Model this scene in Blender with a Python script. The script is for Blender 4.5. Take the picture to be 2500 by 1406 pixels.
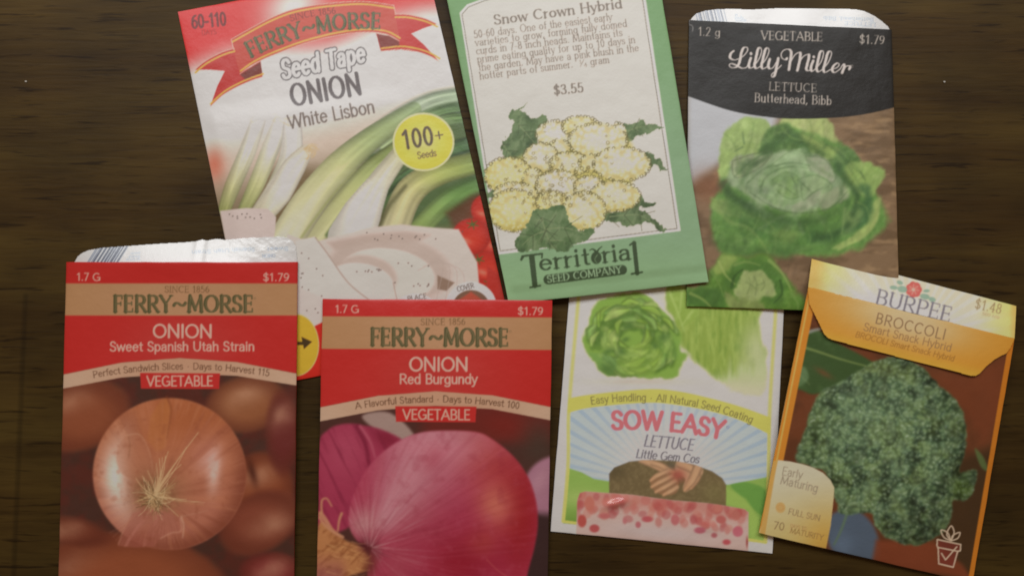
import bpy, math, random
import numpy as np

# ------------------------------------------------------------------ camera, light, exposure
for o in list(bpy.data.objects):
    bpy.data.objects.remove(o)
scene = bpy.context.scene
COL = scene.collection

PW, PH = 2500.0, 1406.0                    # layout units of the table plan (photo proportions)
FOC = 28.0 / 36.0 * PW                     # 28 mm phone lens on a 36 mm gate
CAM_H = 0.286
TILT = math.radians(4.0)
CAM_LOC = np.array([0.0, -CAM_H * math.tan(TILT), CAM_H])

cam_d = bpy.data.cameras.new('camera')
cam_d.lens = 28.0
cam_d.sensor_width = 36.0
cam_d.clip_start = 0.01
cam_d.clip_end = 20.0
cam = bpy.data.objects.new('camera', cam_d)
cam.location = CAM_LOC
cam.rotation_euler = (TILT, 0, 0)
COL.objects.link(cam)
scene.camera = cam

world = bpy.data.worlds.new('World')
scene.world = world
world.use_nodes = True
bgn = world.node_tree.nodes['Background']
bgn.inputs['Color'].default_value = (1.0, 0.66, 0.40, 1)
bgn.inputs['Strength'].default_value = 0.15

win = bpy.data.lights.new('window_light', 'AREA')
win.shape = 'RECTANGLE'
win.size = 1.08
win.size_y = 0.27
win.energy = 4.0
win.color = (0.965, 0.985, 1.0)
win_o = bpy.data.objects.new('window_light', win)
win_o.location = (-0.02, 0.47, 0.59)
from mathutils import Vector
win_o.rotation_euler = (Vector((0, 0, 0)) - win_o.location).to_track_quat('-Z', 'Y').to_euler()
COL.objects.link(win_o)

scene.view_settings.view_transform = 'Standard'
scene.view_settings.look = 'None'
scene.view_settings.exposure = 0.1
scene.view_settings.gamma = 1.0
scene.view_settings.use_curve_mapping = False
scene.cycles.filter_width = 1.85
scene.cycles.max_bounces = 5

# ------------------------------------------------------------------ plan -> world
CT, ST = math.cos(TILT), math.sin(TILT)


def plan(px, py, z):
    """point on the plane at height z (arrays) that belongs to plan position px,py"""
    dx = (px - PW / 2) / FOC
    dy = -(py - PH / 2) / FOC
    wx = dx
    wy = dy * CT + ST
    wz = dy * ST - CT
    k = (z - CAM_LOC[2]) / wz
    return CAM_LOC[0] + wx * k, CAM_LOC[1] + wy * k, z + 0 * px


# ------------------------------------------------------------------ numpy tools
def lin(c):
    c = np.asarray(c, float)
    return np.where(c <= 0.04045, c / 12.92, ((np.maximum(c, 0) + 0.055) / 1.055) ** 2.4)


def ss(a, b, x):
    t = np.clip((x - a) / (b - a), 0, 1)
    return t * t * (3 - 2 * t)


def vnoise(x, y, seed=0):
    rng = np.random.RandomState(seed)
    tab = rng.rand(256, 256)
    xi = np.floor(x).astype(int)
    yi = np.floor(y).astype(int)
    fx = x - xi
    fy = y - yi
    fx = fx * fx * (3 - 2 * fx)
    fy = fy * fy * (3 - 2 * fy)
    g = lambda a, b: tab[a & 255, b & 255]
    return (g(xi, yi) * (1 - fx) + g(xi + 1, yi) * fx) * (1 - fy) + (g(xi, yi + 1) * (1 - fx) + g(xi + 1, yi + 1) * fx) * fy


def fbm(x, y, seed=0, oct=4):
    s = 0
    a = 0.5
    n = 0
    for i in range(oct):
        s = s + a * vnoise(x * 2 ** i, y * 2 ** i, seed + i)
        n += a
        a *= 0.55
    return s / n


def worley(x, y, seed=0):
    rng = np.random.RandomState(seed)
    tx = rng.rand(128, 128)
    ty = rng.rand(128, 128)
    tv = rng.rand(128, 128)
    xi = np.floor(x).astype(int)
    yi = np.floor(y).astype(int)
    d = np.full(x.shape, 9.0)
    v = np.zeros(x.shape)
    for i in (-1, 0, 1):
        for j in (-1, 0, 1):
            a = (xi + i) & 127
            b = (yi + j) & 127
            dd = np.hypot(xi + i + tx[a, b] - x, yi + j + ty[a, b] - y)
            m = dd < d
            d = np.where(m, dd, d)
            v = np.where(m, tv[a, b], v)
    return d, v


def spline(pts, closed=False, n=8):
    p = np.asarray(pts, float)
    N = len(p)
    out = []
    rng = range(N if closed else N - 1)
    for i in rng:
        if closed:
            a, b, c, d = p[(i - 1) % N], p[i], p[(i + 1) % N], p[(i + 2) % N]
        else:
            a, b, c, d = p[max(i - 1, 0)], p[i], p[i + 1], p[min(i + 2, N - 1)]
        for k in range(n):
            t = k / n
            out.append(0.5 * ((2 * b) + (-a + c) * t + (2 * a - 5 * b + 4 * c - d) * t * t + (-a + 3 * b - 3 * c + d) * t ** 3))
    if not closed:
        out.append(p[-1])
    return np.array(out)


# ------------------------------------------------------------------ stroke alphabet (cap height 1)
GL = {
    'A': (.9, "M .04 0 L .45 1 L .86 0;M .2 .34 L .7 .34"),
    'B': (.72, "M .12 0 L .12 1;M .12 1 L .36 1 A .36 .76 .24 .24 90 -90 L .12 .52;M .12 .52 L .38 .52 A .38 .26 .27 .26 90 -90 L .12 0"),
    'C': (.86, "A .48 .5 .4 .5 48 312"),
    'D': (.88, "M .12 0 L .12 1;M .12 1 L .36 1 A .36 .5 .42 .5 90 -90 L .12 0"),
    'E': (.66, "M .12 0 L .12 1;M .12 1 L .58 1;M .12 .52 L .52 .52;M .12 0 L .6 0"),
    'F': (.62, "M .12 0 L .12 1;M .12 1 L .58 1;M .12 .5 L .5 .5"),
    'G': (.92, "A .48 .5 .4 .5 50 335;M .56 .46 L .84 .46 L .84 .1"),
    'H': (.86, "M .12 0 L .12 1;M .74 0 L .74 1;M .12 .52 L .74 .52"),
    'I': (.28, "M .14 0 L .14 1"),
    'L': (.6, "M .12 0 L .12 1;M .12 0 L .58 0"),
    'M': (1.04, "M .1 0 L .16 1 L .52 .12 L .88 1 L .94 0"),
    'N': (.9, "M .12 0 L .12 1 L .78 0 L .78 1"),
    'O': (.98, "A .49 .5 .42 .5 90 450"),
    'P': (.7, "M .12 0 L .12 1;M .12 1 L .38 1 A .38 .73 .26 .27 90 -90 L .12 .46"),
    'R': (.76, "M .12 0 L .12 1;M .12 1 L .38 1 A .38 .74 .26 .26 90 -90 L .12 .48;M .36 .48 L .72 0"),
    'S': (.66, "M .56 .82 Q .46 1 .32 1 Q .1 1 .1 .76 Q .1 .58 .33 .51 Q .58 .43 .58 .24 Q .58 0 .32 0 Q .14 0 .07 .18"),
    'T': (.7, "M .35 0 L .35 1;M .03 1 L .67 1"),
    'U': (.84, "M .12 1 L .12 .34 A .42 .34 .3 .34 180 360 L .72 1"),
    'V': (.84, "M .04 1 L .42 0 L .8 1"),
    'W': (1.2, "M .04 1 L .32 0 L .6 .95 L .88 0 L 1.16 1"),
    'Y': (.8, "M .04 1 L .4 .48 L .76 1;M .4 .48 L .4 0"),
    'a': (.6, "M .1 .55 Q .16 .68 .29 .68 Q .48 .68 .48 .46 L .48 0;M .48 .4 Q .08 .42 .08 .18 Q .08 0 .24 0 Q .4 0 .48 .16"),
    'b': (.64, "M .1 1 L .1 0;A .33 .34 .23 .34 180 -180"),
    'c': (.56, "A .34 .34 .26 .34 48 312"),
    'd': (.64, "M .54 1 L .54 0;A .31 .34 .23 .34 0 360"),
    'e': (.62, "M .09 .37 L .55 .37 A .32 .34 .24 .34 5 318"),
    'f': (.38, "M .4 .96 Q .2 1.06 .2 .76 L .2 0;M .04 .66 L .37 .66"),
    'g': (.64, "M .54 .68 L .54 -.06 Q .54 -.3 .3 -.3 Q .14 -.3 .09 -.2;A .31 .34 .23 .34 0 360"),
    'h': (.62, "M .1 1 L .1 0;M .1 .44 Q .16 .68 .33 .68 Q .52 .68 .52 .44 L .52 0"),
    'i': (.24, "M .12 .68 L .12 0;M .12 .9 L .12 .92"),
    'k': (.54, "M .1 1 L .1 0;M .46 .68 L .12 .3;M .22 .4 L .5 0"),
    'l': (.24, "M .12 1 L .12 0"),
    'm': (.94, "M .1 .68 L .1 0;M .1 .44 Q .14 .68 .29 .68 Q .46 .68 .46 .44 L .46 0;M .46 .44 Q .5 .68 .65 .68 Q .83 .68 .83 .44 L .83 0"),
    'n': (.62, "M .1 .68 L .1 0;M .1 .44 Q .16 .68 .33 .68 Q .52 .68 .52 .44 L .52 0"),
    'o': (.66, "A .33 .34 .25 .34 90 450"),
    'p': (.64, "M .1 .68 L .1 -.3;A .33 .34 .23 .34 180 -180"),
    'q': (.64, "M .54 .68 L .54 -.3;A .31 .34 .23 .34 0 360"),
    'r': (.4, "M .1 .68 L .1 0;M .1 .42 Q .15 .68 .38 .65"),
    's': (.5, "M .42 .56 Q .34 .68 .24 .68 Q .08 .68 .08 .52 Q .08 .4 .25 .35 Q .44 .29 .44 .16 Q .44 0 .24 0 Q .11 0 .06 .12"),
    't': (.4, "M .2 .9 L .2 .18 Q .2 0 .37 .02;M .05 .66 L .36 .66"),
    'u': (.62, "M .1 .68 L .1 .24 Q .1 0 .28 0 Q .46 0 .52 .24;M .52 .68 L .52 0"),
    'v': (.56, "M .04 .68 L .28 0 L .52 .68"),
    'w': (.86, "M .04 .68 L .23 0 L .43 .64 L .63 0 L .82 .68"),
    'y': (.56, "M .04 .68 L .29 .02;M .53 .68 L .22 -.2 Q .17 -.32 .04 -.29"),
    '0': (.6, "A .3 .5 .22 .5 90 450"),
    '1': (.5, "M .1 .8 L .3 1 L .3 0"),
    '2': (.6, "M .09 .76 Q .12 1 .3 1 Q .5 1 .5 .75 Q .5 .56 .08 0 L .53 0"),
    '3': (.6, "M .1 .86 Q .16 1 .29 1 Q .48 1 .48 .76 Q .48 .54 .24 .53;M .24 .53 Q .52 .52 .52 .26 Q .52 0 .28 0 Q .12 0 .07 .16"),
    '4': (.62, "M .42 0 L .42 1 L .05 .28 L .58 .28"),
    '5': (.6, "M .5 1 L .16 1 L .13 .54 Q .2 .62 .3 .62 Q .52 .62 .52 .32 Q .52 0 .27 0 Q .12 0 .07 .14"),
    '6': (.6, "M .46 .96 Q .1 .95 .08 .32;A .3 .3 .22 .3 0 360"),
    '7': (.58, "M .07 1 L .52 1 L .2 0"),
    '8': (.6, "A .3 .76 .18 .24 90 450;A .3 .26 .22 .26 90 450"),
    '9': (.6, "M .14 .04 Q .5 .05 .52 .68;A .3 .7 .22 .3 0 360"),
    '$': (.62, "M .52 .8 Q .44 .96 .31 .96 Q .1 .96 .1 .74 Q .1 .58 .32 .51 Q .55 .43 .55 .25 Q .55 .04 .31 .04 Q .14 .04 .07 .2;M .32 1.1 L .32 -.1"),
    '.': (.26, "M .13 .03 L .13 .05"),
    ',': (.26, "M .14 .05 L .08 -.14"),
    '-': (.42, "M .06 .38 L .36 .38"),
    '~': (.9, "M .06 .4 Q .2 .66 .45 .47 Q .7 .28 .84 .54"),
    '+': (.62, "M .08 .46 L .54 .46;M .31 .7 L .31 .22"),
    '*': (.5, "M .25 .36 L .25 .38"),
    '/': (.4, "M .02 -.05 L .38 1.02"),
    ' ': (.36, ""),
}


def glyph_strokes(spec):
    out = []
    for st in spec.split(';'):
        tk = st.split()
        pts = []
        i = 0
        while i < len(tk):
            c = tk[i]
            if c in 'ML':
                pts.append((float(tk[i + 1]), float(tk[i + 2])))
                i += 3
            elif c == 'Q':
                q = [float(v) for v in tk[i + 1:i + 5]]
                x0, y0 = pts[-1]
                for k in range(1, 7):
                    t = k / 6
                    pts.append(((1 - t) ** 2 * x0 + 2 * t * (1 - t) * q[0] + t * t * q[2], (1 - t) ** 2 * y0 + 2 * t * (1 - t) * q[1] + t * t * q[3]))
                i += 5
            elif c == 'A':
                a = [float(v) for v in tk[i + 1:i + 7]]
                n = max(6, int(abs(a[5] - a[4]) / 18))
                for k in range(n + 1):
                    t = math.radians(a[4] + (a[5] - a[4]) * k / n)
                    pts.append((a[0] + a[2] * math.cos(t), a[1] + a[3] * math.sin(t)))
                i += 7
        if pts:
            out.append(pts)
    return out


def serifs(strokes, ch):
    """short bars at the free ends of stems and arms"""
    ex = []
    for pts in strokes:
        for (p, q) in ((pts[0], pts[1]), (pts[-1], pts[-2])) if len(pts) > 1 else ():
            d = (p[0] - q[0], p[1] - q[1])
            L = math.hypot(*d)
            if L < 1e-6 or ch in '-~+.,*/$0235689Oocegs':
                if ch not in 'g':
                    continue
            if abs(d[1]) > 0.6 * L and min(abs(p[1]), abs(p[1] - 1), abs(p[1] - .68), abs(p[1] + .3)) < 0.02:
                if ch.islower() and p[1] > 0.5 and ch not in 'vwyk':
                    ex.append([(p[0] - .13, p[1] - .03), (p[0], p[1])])
                else:
                    ex.append([(p[0] - .12, p[1]), (p[0] + .12, p[1])])
            elif abs(d[0]) > 0.9 * L and ch in 'EFTLZ' and len(pts) == 2 and p[0] != .12:
                s = -1 if p[1] > .8 else (1 if p[1] < .2 else 0)
                if s:
                    ex.append([(p[0], p[1]), (p[0], p[1] + s * .2)])
                else:
                    ex.append([(p[0], p[1] - .1), (p[0], p[1] + .1)])
    return ex


# ------------------------------------------------------------------ ink canvas for one printed sheet
class Sheet:
    def __init__(s, corners, pitch=1.25, pad=6):
        c = np.asarray(corners, float)
        s.corners = c
        s.x0, s.y0 = c.min(0) - pad
        x1, y1 = c.max(0) + pad
        s.p = pitch
        s.nx = int((x1 - s.x0) / pitch) + 2
        s.ny = int((y1 - s.y0) / pitch) + 2
        s.X, s.Y = np.meshgrid(s.x0 + np.arange(s.nx) * pitch, s.y0 + np.arange(s.ny) * pitch)
        s.C = np.zeros((s.ny, s.nx, 3)) + 0.8
        s.R = np.zeros((s.ny, s.nx), int)
        s.parts = [('front_panel', None)]
        s.clip = None

    def part(s, name, parent=0, mask=None):
        s.parts.append((name, parent))
        k = len(s.parts) - 1
        if mask is not None:
            s.R[mask > 0.5] = k
        return k

    def box(s, xa, ya, xb, yb):
        i0 = max(0, int((ya - s.y0) / s.p))
        i1 = min(s.ny, int((yb - s.y0) / s.p) + 2)
        j0 = max(0, int((xa - s.x0) / s.p))
        j1 = min(s.nx, int((xb - s.x0) / s.p) + 2)
        if i1 <= i0 or j1 <= j0:
            return None
        return slice(i0, i1), slice(j0, j1)

    def put(s, sl, m, col, a=1.0):
        """blend ink of colour col (0-255, or array) through mask m on slice sl"""
        col = np.asarray(col, float) / 255.0
        if s.clip is not None:
            m = m * s.clip[sl]
        m = (m * a)[..., None]
        s.C[sl] = s.C[sl] * (1 - m) + col * m

    def fill(s, m, col, a=1.0):
        s.put((slice(None), slice(None)), m, col, a)

    def mul(s, m, f):
        if s.clip is not None:
            m = m * s.clip
        s.C *= (1 + m * (f - 1))[..., None]

    def poly(s, pts, soft=2.0, smooth=False):
        p = spline(pts, True, 6) if smooth else np.asarray(pts, float)
        m = np.zeros(s.X.shape)
        sl = s.box(p[:, 0].min() - soft - 2, p[:, 1].min() - soft - 2, p[:, 0].max() + soft + 2, p[:, 1].max() + soft + 2)
        if sl is None:
            return m
        X, Y = s.X[sl], s.Y[sl]
        d = np.full(X.shape, 1e9)
        ins = np.zeros(X.shape, bool)
        N = len(p)
        for i in range(N):
            ax, ay = p[i]
            bx, by = p[(i + 1) % N]
            ex, ey = bx - ax, by - ay
            L = ex * ex + ey * ey + 1e-9
            t = np.clip(((X - ax) * ex + (Y - ay) * ey) / L, 0, 1)
            d = np.minimum(d, (X - ax - t * ex) ** 2 + (Y - ay - t * ey) ** 2)
            c = (ay > Y) != (by > Y)
            if ay != by:
                ins ^= c & (X < (bx - ax) * (Y - ay) / (by - ay) + ax)
        d = np.sqrt(d) * np.where(ins, 1, -1)
        m[sl] = ss(-soft * .5, soft * .5, d)
        return m

    def blur(s, m, r):
        n = max(1, int(r / s.p))
        B = s.C
        for _ in range(2):
            for ax in (0, 1):
                pad = [(0, 0)] * 3
                pad[ax] = (n + 1, n)
                c = np.cumsum(np.pad(B, pad, mode='edge'), axis=ax)
                k = 2 * n + 1
                B = (c[k:] - c[:-k] if ax == 0 else c[:, k:] - c[:, :-k]) / k
        s.fill(m, B * 255)

    def warped(s, amp, sc, seed):
        X0, Y0 = s.X, s.Y
        s.X = X0 + amp * 2 * (fbm(X0 / sc, Y0 / sc, seed) - .5)
        s.Y = Y0 + amp * 2 * (fbm(X0 / sc, Y0 / sc, seed + 7) - .5)
        return X0, Y0

    def ell(s, cx, cy, rx, ry, rot=0, soft=3.0):
        a = math.radians(rot)
        u = ((s.X - cx) * math.cos(a) + (s.Y - cy) * math.sin(a)) / rx
        v = (-(s.X - cx) * math.sin(a) + (s.Y - cy) * math.cos(a)) / ry
        r = np.sqrt(u * u + v * v)
        w = soft / min(rx, ry)
        return 1 - ss(1 - w / 2, 1 + w / 2, r)

    def glow(s, cx, cy, rx, ry, rot=0, pw=1.0):
        a = math.radians(rot)
        u = ((s.X - cx) * math.cos(a) + (s.Y - cy) * math.sin(a)) / rx
        v = (-(s.X - cx) * math.sin(a) + (s.Y - cy) * math.cos(a)) / ry
        return np.exp(-(u * u + v * v) ** pw)

    def segs(s, P, r, pad):
        """signed distance to a polyline with radii r, on its own slice"""
        P = np.asarray(P, float)
        r = np.broadcast_to(np.asarray(r, float), (len(P),))
        R = r.max() + pad
        sl = s.box(P[:, 0].min() - R, P[:, 1].min() - R, P[:, 0].max() + R, P[:, 1].max() + R)
        if sl is None:
            return None
        X, Y = s.X[sl], s.Y[sl]
        best = np.full(X.shape, 1e9)
        T = np.zeros(X.shape)
        O = np.zeros(X.shape)
        n = len(P) - 1
        for i in range(n):
            ax, ay = P[i]
            ex, ey = P[i + 1] - P[i]
            L2 = ex * ex + ey * ey + 1e-9
            t = np.clip(((X - ax) * ex + (Y - ay) * ey) / L2, 0, 1)
            dx, dy = X - ax - t * ex, Y - ay - t * ey
            d = np.hypot(dx, dy) - (r[i] + (r[i + 1] - r[i]) * t)
            m = d < best
            best = np.where(m, d, best)
            T = np.where(m, (i + t) / n, T)
            O = np.where(m, (ex * (Y - ay) - ey * (X - ax)) / math.sqrt(L2) / (r[i] + (r[i + 1] - r[i]) * t + 1e-6), O)
        return sl, best, T, O

    def line(s, pts, w, col, w1=None, soft=1.6, a=1.0, smooth=True, part=None):
        P = spline(pts) if smooth and len(pts) > 2 else np.asarray(pts, float)
        r = np.linspace(w, w if w1 is None else w1, len(P)) / 2
        q = s.segs(P, r, soft)
        if q is None:
            return
        sl, d, T, O = q
        m = 1 - ss(-soft / 2, soft / 2, d)
        s.put(sl, m, col, a)
        if part is not None:
            R = s.R[sl]
            R[m > .5] = part

    def tube(s, pts, w, cols, w1=None, soft=3.0, dark=.35, streak=.12, seed=1, a=1.0, hi=0.0):
        """a rounded stalk, leaf or finger of the printed picture"""
        P = spline(pts)
        if np.ndim(w) == 0:
            r = np.linspace(w, w if w1 is None else w1, len(P)) / 2
        else:
            r = np.interp(np.linspace(0, 1, len(P)), np.linspace(0, 1, len(w)), w) / 2
        q = s.segs(P, r, soft)
        if q is None:
            return
        sl, d, T, O = q
        m = 1 - ss(-soft / 2, soft / 2, d)
        cols = np.asarray(cols, float).reshape(-1, 3)
        xs = np.linspace(0, 1, len(cols))
        c = np.stack([np.interp(T, xs, cols[:, k]) for k in range(3)], -1)
        O = np.clip(O, -1, 1)
        f = 1 - dark * np.abs(O) ** 2.2 + hi * np.exp(-((O + .2) / .25) ** 2)
        f = f * (1 + streak * (vnoise(O * 4 + 20, T * 3 + seed, seed) - .5) * 2)
        s.put(sl, m, c * f[..., None], a)

    def text(s, txt, p0, p1, h, col, w=.13, font='sans', thin=None, sag=0.0, shear=0.0, a=1.0, track=None, part=None, soft=1.7, grow=0.0, hscale=None):
        """lettering from p0 to p1 along its baseline (sag = rise of the middle)"""
        serif = font == 'serif'
        thin = (0.38 if serif else 0.85) if thin is None else thin
        track = (.09 if serif else .045) if track is None else track
        adv = sum(GL[c][0] + track for c in txt) - track
        L = math.hypot(p1[0] - p0[0], p1[1] - p0[1])
        ex = ((p1[0] - p0[0]) / L, (p1[1] - p0[1]) / L)
        up = (ex[1], -ex[0])
        kx = L / adv
        x = 0.0
        for ch in txt:
            gw, spec = GL[ch]
            st = glyph_strokes(spec)
            if serif:
                st = st + [('serif', e) for e in serifs(st, ch)]
            cx = (x + gw / 2) / adv
            off = sag * 4 * cx * (1 - cx)
            slope = sag * 4 * (1 - 2 * cx) / L
            cs, sn = 1 / math.hypot(1, slope), slope / math.hypot(1, slope)
            ox, oy = p0[0] + ex[0] * cx * L + up[0] * off, p0[1] + ex[1] * cx * L + up[1] * off
            segl = []
            for q in st:
                ser = isinstance(q, tuple) and q[0] == 'serif'
                pts = q[1] if ser else q
                if serif and ch.islower():
                    pts = [(gx, gy * .91 if 0 < gy < .8 else gy) for gx, gy in pts]
                W = []
                for (gx, gy) in pts:
                    lx = (gx - gw / 2) * kx + shear * gy * h
                    ly = gy * h
                    lx, ly = lx * cs - ly * sn, lx * sn + ly * cs
                    W.append((ox + ex[0] * lx + up[0] * ly, oy + ex[1] * lx + up[1] * ly))
                for i in range(len(W) - 1):
                    dx, dy = (pts[i + 1][0] - pts[i][0]) * kx / h, pts[i + 1][1] - pts[i][1]
                    v = abs(dy) / (math.hypot(dx, dy) + 1e-9)
                    if serif and dx * dy > 0 and abs(dx) > .15 and abs(dy) > .3 and ch in 'AVWMYvwy':
                        v *= .35
                    if serif and ch == 'N' and v > .98:
                        v *= .3
                    rr = h * w / 2 * (thin * .8 if ser else thin + (1 - thin) * v ** 1.3)
                    if ch in '.*' or (ch == 'i' and pts[0][1] > .8):
                        rr = h * w / 2 * 1.15
                    segl.append((W[i], W[i + 1], rr + grow))
            x += gw + track
            if not segl:
                continue
            xs = [q[k][0] for q in segl for k in (0, 1)]
            ys = [q[k][1] for q in segl for k in (0, 1)]
            R = max(q[2] for q in segl) + soft + 1
            sl = s.box(min(xs) - R, min(ys) - R, max(xs) + R, max(ys) + R)
            if sl is None:
                continue
            X, Y = s.X[sl], s.Y[sl]
            d = np.full(X.shape, 1e9)
            for (A, B, rr) in segl:
                bx, by = B[0] - A[0], B[1] - A[1]
                L2 = bx * bx + by * by + 1e-9
                t = np.clip(((X - A[0]) * bx + (Y - A[1]) * by) / L2, 0, 1)
                d = np.minimum(d, np.hypot(X - A[0] - t * bx, Y - A[1] - t * by) - rr)
            m = 1 - ss(-soft / 2, soft / 2, d)
            s.put(sl, m, col, a)
            if part is not None:
                Rr = s.R[sl]
                Rr[m > .5] = part

    def sample(s, px, py):
        fx = np.clip((px - s.x0) / s.p, 0, s.nx - 1.001)
        fy = np.clip((py - s.y0) / s.p, 0, s.ny - 1.001)
        j = fx.astype(int)
        i = fy.astype(int)
        u = (fx - j)[..., None]
        v = (fy - i)[..., None]
        C = s.C
        return (C[i, j] * (1 - u) + C[i, j + 1] * u) * (1 - v) + (C[i + 1, j] * (1 - u) + C[i + 1, j + 1] * u) * v

    def region(s, px, py):
        j = np.clip(np.rint((px - s.x0) / s.p), 0, s.nx - 1).astype(int)
        i = np.clip(np.rint((py - s.y0) / s.p), 0, s.ny - 1).astype(int)
        return s.R[i, j]


# ------------------------------------------------------------------ materials
def nodes_of(name):
    m = bpy.data.materials.new(name)
    m.use_nodes = True
    return m, m.node_tree.nodes, m.node_tree.links, m.node_tree.nodes['Principled BSDF']


def paper_material(name, rough=.38, spec=.5, bump=.25, ink=True, col=(.7, .68, .64), coat=0.0, wr=.25):
    m, N, L, b = nodes_of(name)
    if ink:
        at = N.new('ShaderNodeAttribute')
        at.attribute_name = 'ink'
        L.new(at.outputs['Color'], b.inputs['Base Color'])
    else:
        b.inputs['Base Color'].default_value = (*col, 1)
    tc = N.new('ShaderNodeTexCoord')
    n1 = N.new('ShaderNodeTexNoise')
    n1.inputs['Scale'].default_value = 42
    n1.inputs['Detail'].default_value = 3
    L.new(tc.outputs['Object'], n1.inputs['Vector'])
    n2 = N.new('ShaderNodeTexNoise')
    n2.inputs['Scale'].default_value = 900
    n2.inputs['Detail'].default_value = 2
    L.new(tc.outputs['Object'], n2.inputs['Vector'])
    b1 = N.new('ShaderNodeBump')
    b1.inputs['Strength'].default_value = wr
    b1.inputs['Distance'].default_value = .004
    L.new(n1.outputs['Fac'], b1.inputs['Height'])
    b2 = N.new('ShaderNodeBump')
    b2.inputs['Strength'].default_value = bump
    b2.inputs['Distance'].default_value = .0002
    L.new(n2.outputs['Fac'], b2.inputs['Height'])
    L.new(b1.outputs['Normal'], b2.inputs['Normal'])
    L.new(b2.outputs['Normal'], b.inputs['Normal'])
    mr = N.new('ShaderNodeMapRange')
    mr.inputs['To Min'].default_value = rough - .06
    mr.inputs['To Max'].default_value = rough + .08
    L.new(n1.outputs['Fac'], mr.inputs['Value'])
    L.new(mr.outputs['Result'], b.inputs['Roughness'])
    b.inputs['Specular IOR Level'].default_value = spec
    b.inputs['Coat Weight'].default_value = coat
    b.inputs['Coat Roughness'].default_value = .25
    return m


def wood_material():
    m, N, L, b = nodes_of('dark_walnut')
    tc = N.new('ShaderNodeTexCoord')

    def noise(sx, sy, sc, det, dist=0.0, rough=.5):
        mp = N.new('ShaderNodeMapping')
        mp.inputs['Scale'].default_value = (sx, sy, 1)
        mp.inputs['Rotation'].default_value = (0, 0, math.radians(1.2))
        L.new(tc.outputs['Object'], mp.inputs['Vector'])
        n = N.new('ShaderNodeTexNoise')
        n.inputs['Scale'].default_value = sc
        n.inputs['Detail'].default_value = det
        n.inputs['Roughness'].default_value = rough
        n.inputs['Distortion'].default_value = dist
        L.new(mp.outputs['Vector'], n.inputs['Vector'])
        return n

    def ramp(src, stops):
        r = N.new('ShaderNodeValToRGB')
        e = r.color_ramp.elements
        while len(e) < len(stops):
            e.new(.5)
        for k, (p, c) in enumerate(stops):
            e[k].position = p
            e[k].color = (*c, 1)
        L.new(src, r.inputs['Fac'])
        return r

    broad = noise(4, 34, 1.6, 4, .6)
    base = ramp(broad.outputs['Fac'], [(.30, (.050, .0265, .0060)), (.52, (.073, .0430, .0096)), (.72, (.096, .0600, .0132))])
    fine = noise(26, 300, 1.7, 5, .5, .6)
    fr = ramp(fine.outputs['Fac'], [(.34, (.80, .78, .76)), (.55, (1, 1, 1)), (.75, (1.06, 1.05, 1.04))])
    pore = noise(34, 420, 1.3, 3, .4, .6)
    pr = ramp(pore.outputs['Fac'], [(.32, (.42, .38, .36)), (.42, (1, 1, 1))])
    mottle = noise(3, 4, 8, 3, 0)
    mo = ramp(mottle.outputs['Fac'], [(.3, (.74, .75, .78)), (.7, (1.22, 1.19, 1.10))])

    def mulc(a, c):
        x = N.new('ShaderNodeMix')
        x.data_type = 'RGBA'
        x.blend_type = 'MULTIPLY'
        x.clamp_result = False
        x.inputs['Factor'].default_value = 1
        L.new(a, x.inputs['A'])
        L.new(c, x.inputs['B'])
        return x.outputs['Result']

    c = mulc(mulc(mulc(base.outputs['Color'], fr.outputs['Color']), pr.outputs['Color']), mo.outputs['Color'])
    # darker inlaid boards: one at the lower left, one at the right
    sp = N.new('ShaderNodeSeparateXYZ')
    L.new(tc.outputs['Object'], sp.inputs[0])

    def step(sock, edge, up, w=.0006):
        r = N.new('ShaderNodeMapRange')
        r.inputs['From Min'].default_value = edge - w
        r.inputs['From Max'].default_value = edge + w
        r.inputs['To Min'].default_value = 0 if up else 1
        r.inputs['To Max'].default_value = 1 if up else 0
        L.new(sock, r.inputs['Value'])
        return r.outputs['Result']

    def m2(op, a, c2):
        x = N.new('ShaderNodeMath')
        x.operation = op
        for i, v in enumerate((a, c2)):
            if isinstance(v, float):
                x.inputs[i].default_value = v
            else:
                L.new(v, x.inputs[i])
        return x.outputs[0]
    pl = plan(np.array([62., 2190.]), np.array([717., 325.]), np.array([0., 0.]))
    b1 = m2('MULTIPLY', step(sp.outputs['X'], pl[0][0], True), step(sp.outputs['Y'], pl[1][0], False))
    b2 = m2('MULTIPLY', step(sp.outputs['X'], pl[0][1], True), step(sp.outputs['Y'], pl[1][1], False))
    sm = m2('MULTIPLY', m2('SUBTRACT', step(sp.outputs['X'], pl[0][0] - .0009, True, .0005), step(sp.outputs['X'], pl[0][0] + .0009, True, .0005)), step(sp.outputs['Y'], pl[1][0], False))
    dk = m2('SUBTRACT', 1.0, m2('ADD', m2('ADD', m2('MULTIPLY', b1, .10), m2('MULTIPLY', b2, .05)), m2('MULTIPLY', sm, .28)))
    gx = N.new('ShaderNodeCombineXYZ')
    for i in range(3):
        L.new(dk, gx.inputs[i])
    c = mulc(c, gx.outputs[0])
    L.new(c, b.inputs['Base Color'])
    bp = N.new('ShaderNodeBump')
    bp.inputs['Strength'].default_value = .35
    bp.inputs['Distance'].default_value = .0004
    L.new(fine.outputs['Fac'], bp.inputs['Height'])
    L.new(bp.outputs['Normal'], b.inputs['Normal'])
    b.inputs['Roughness'].default_value = .5
    b.inputs['Specular IOR Level'].default_value = .18
    return m


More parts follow.
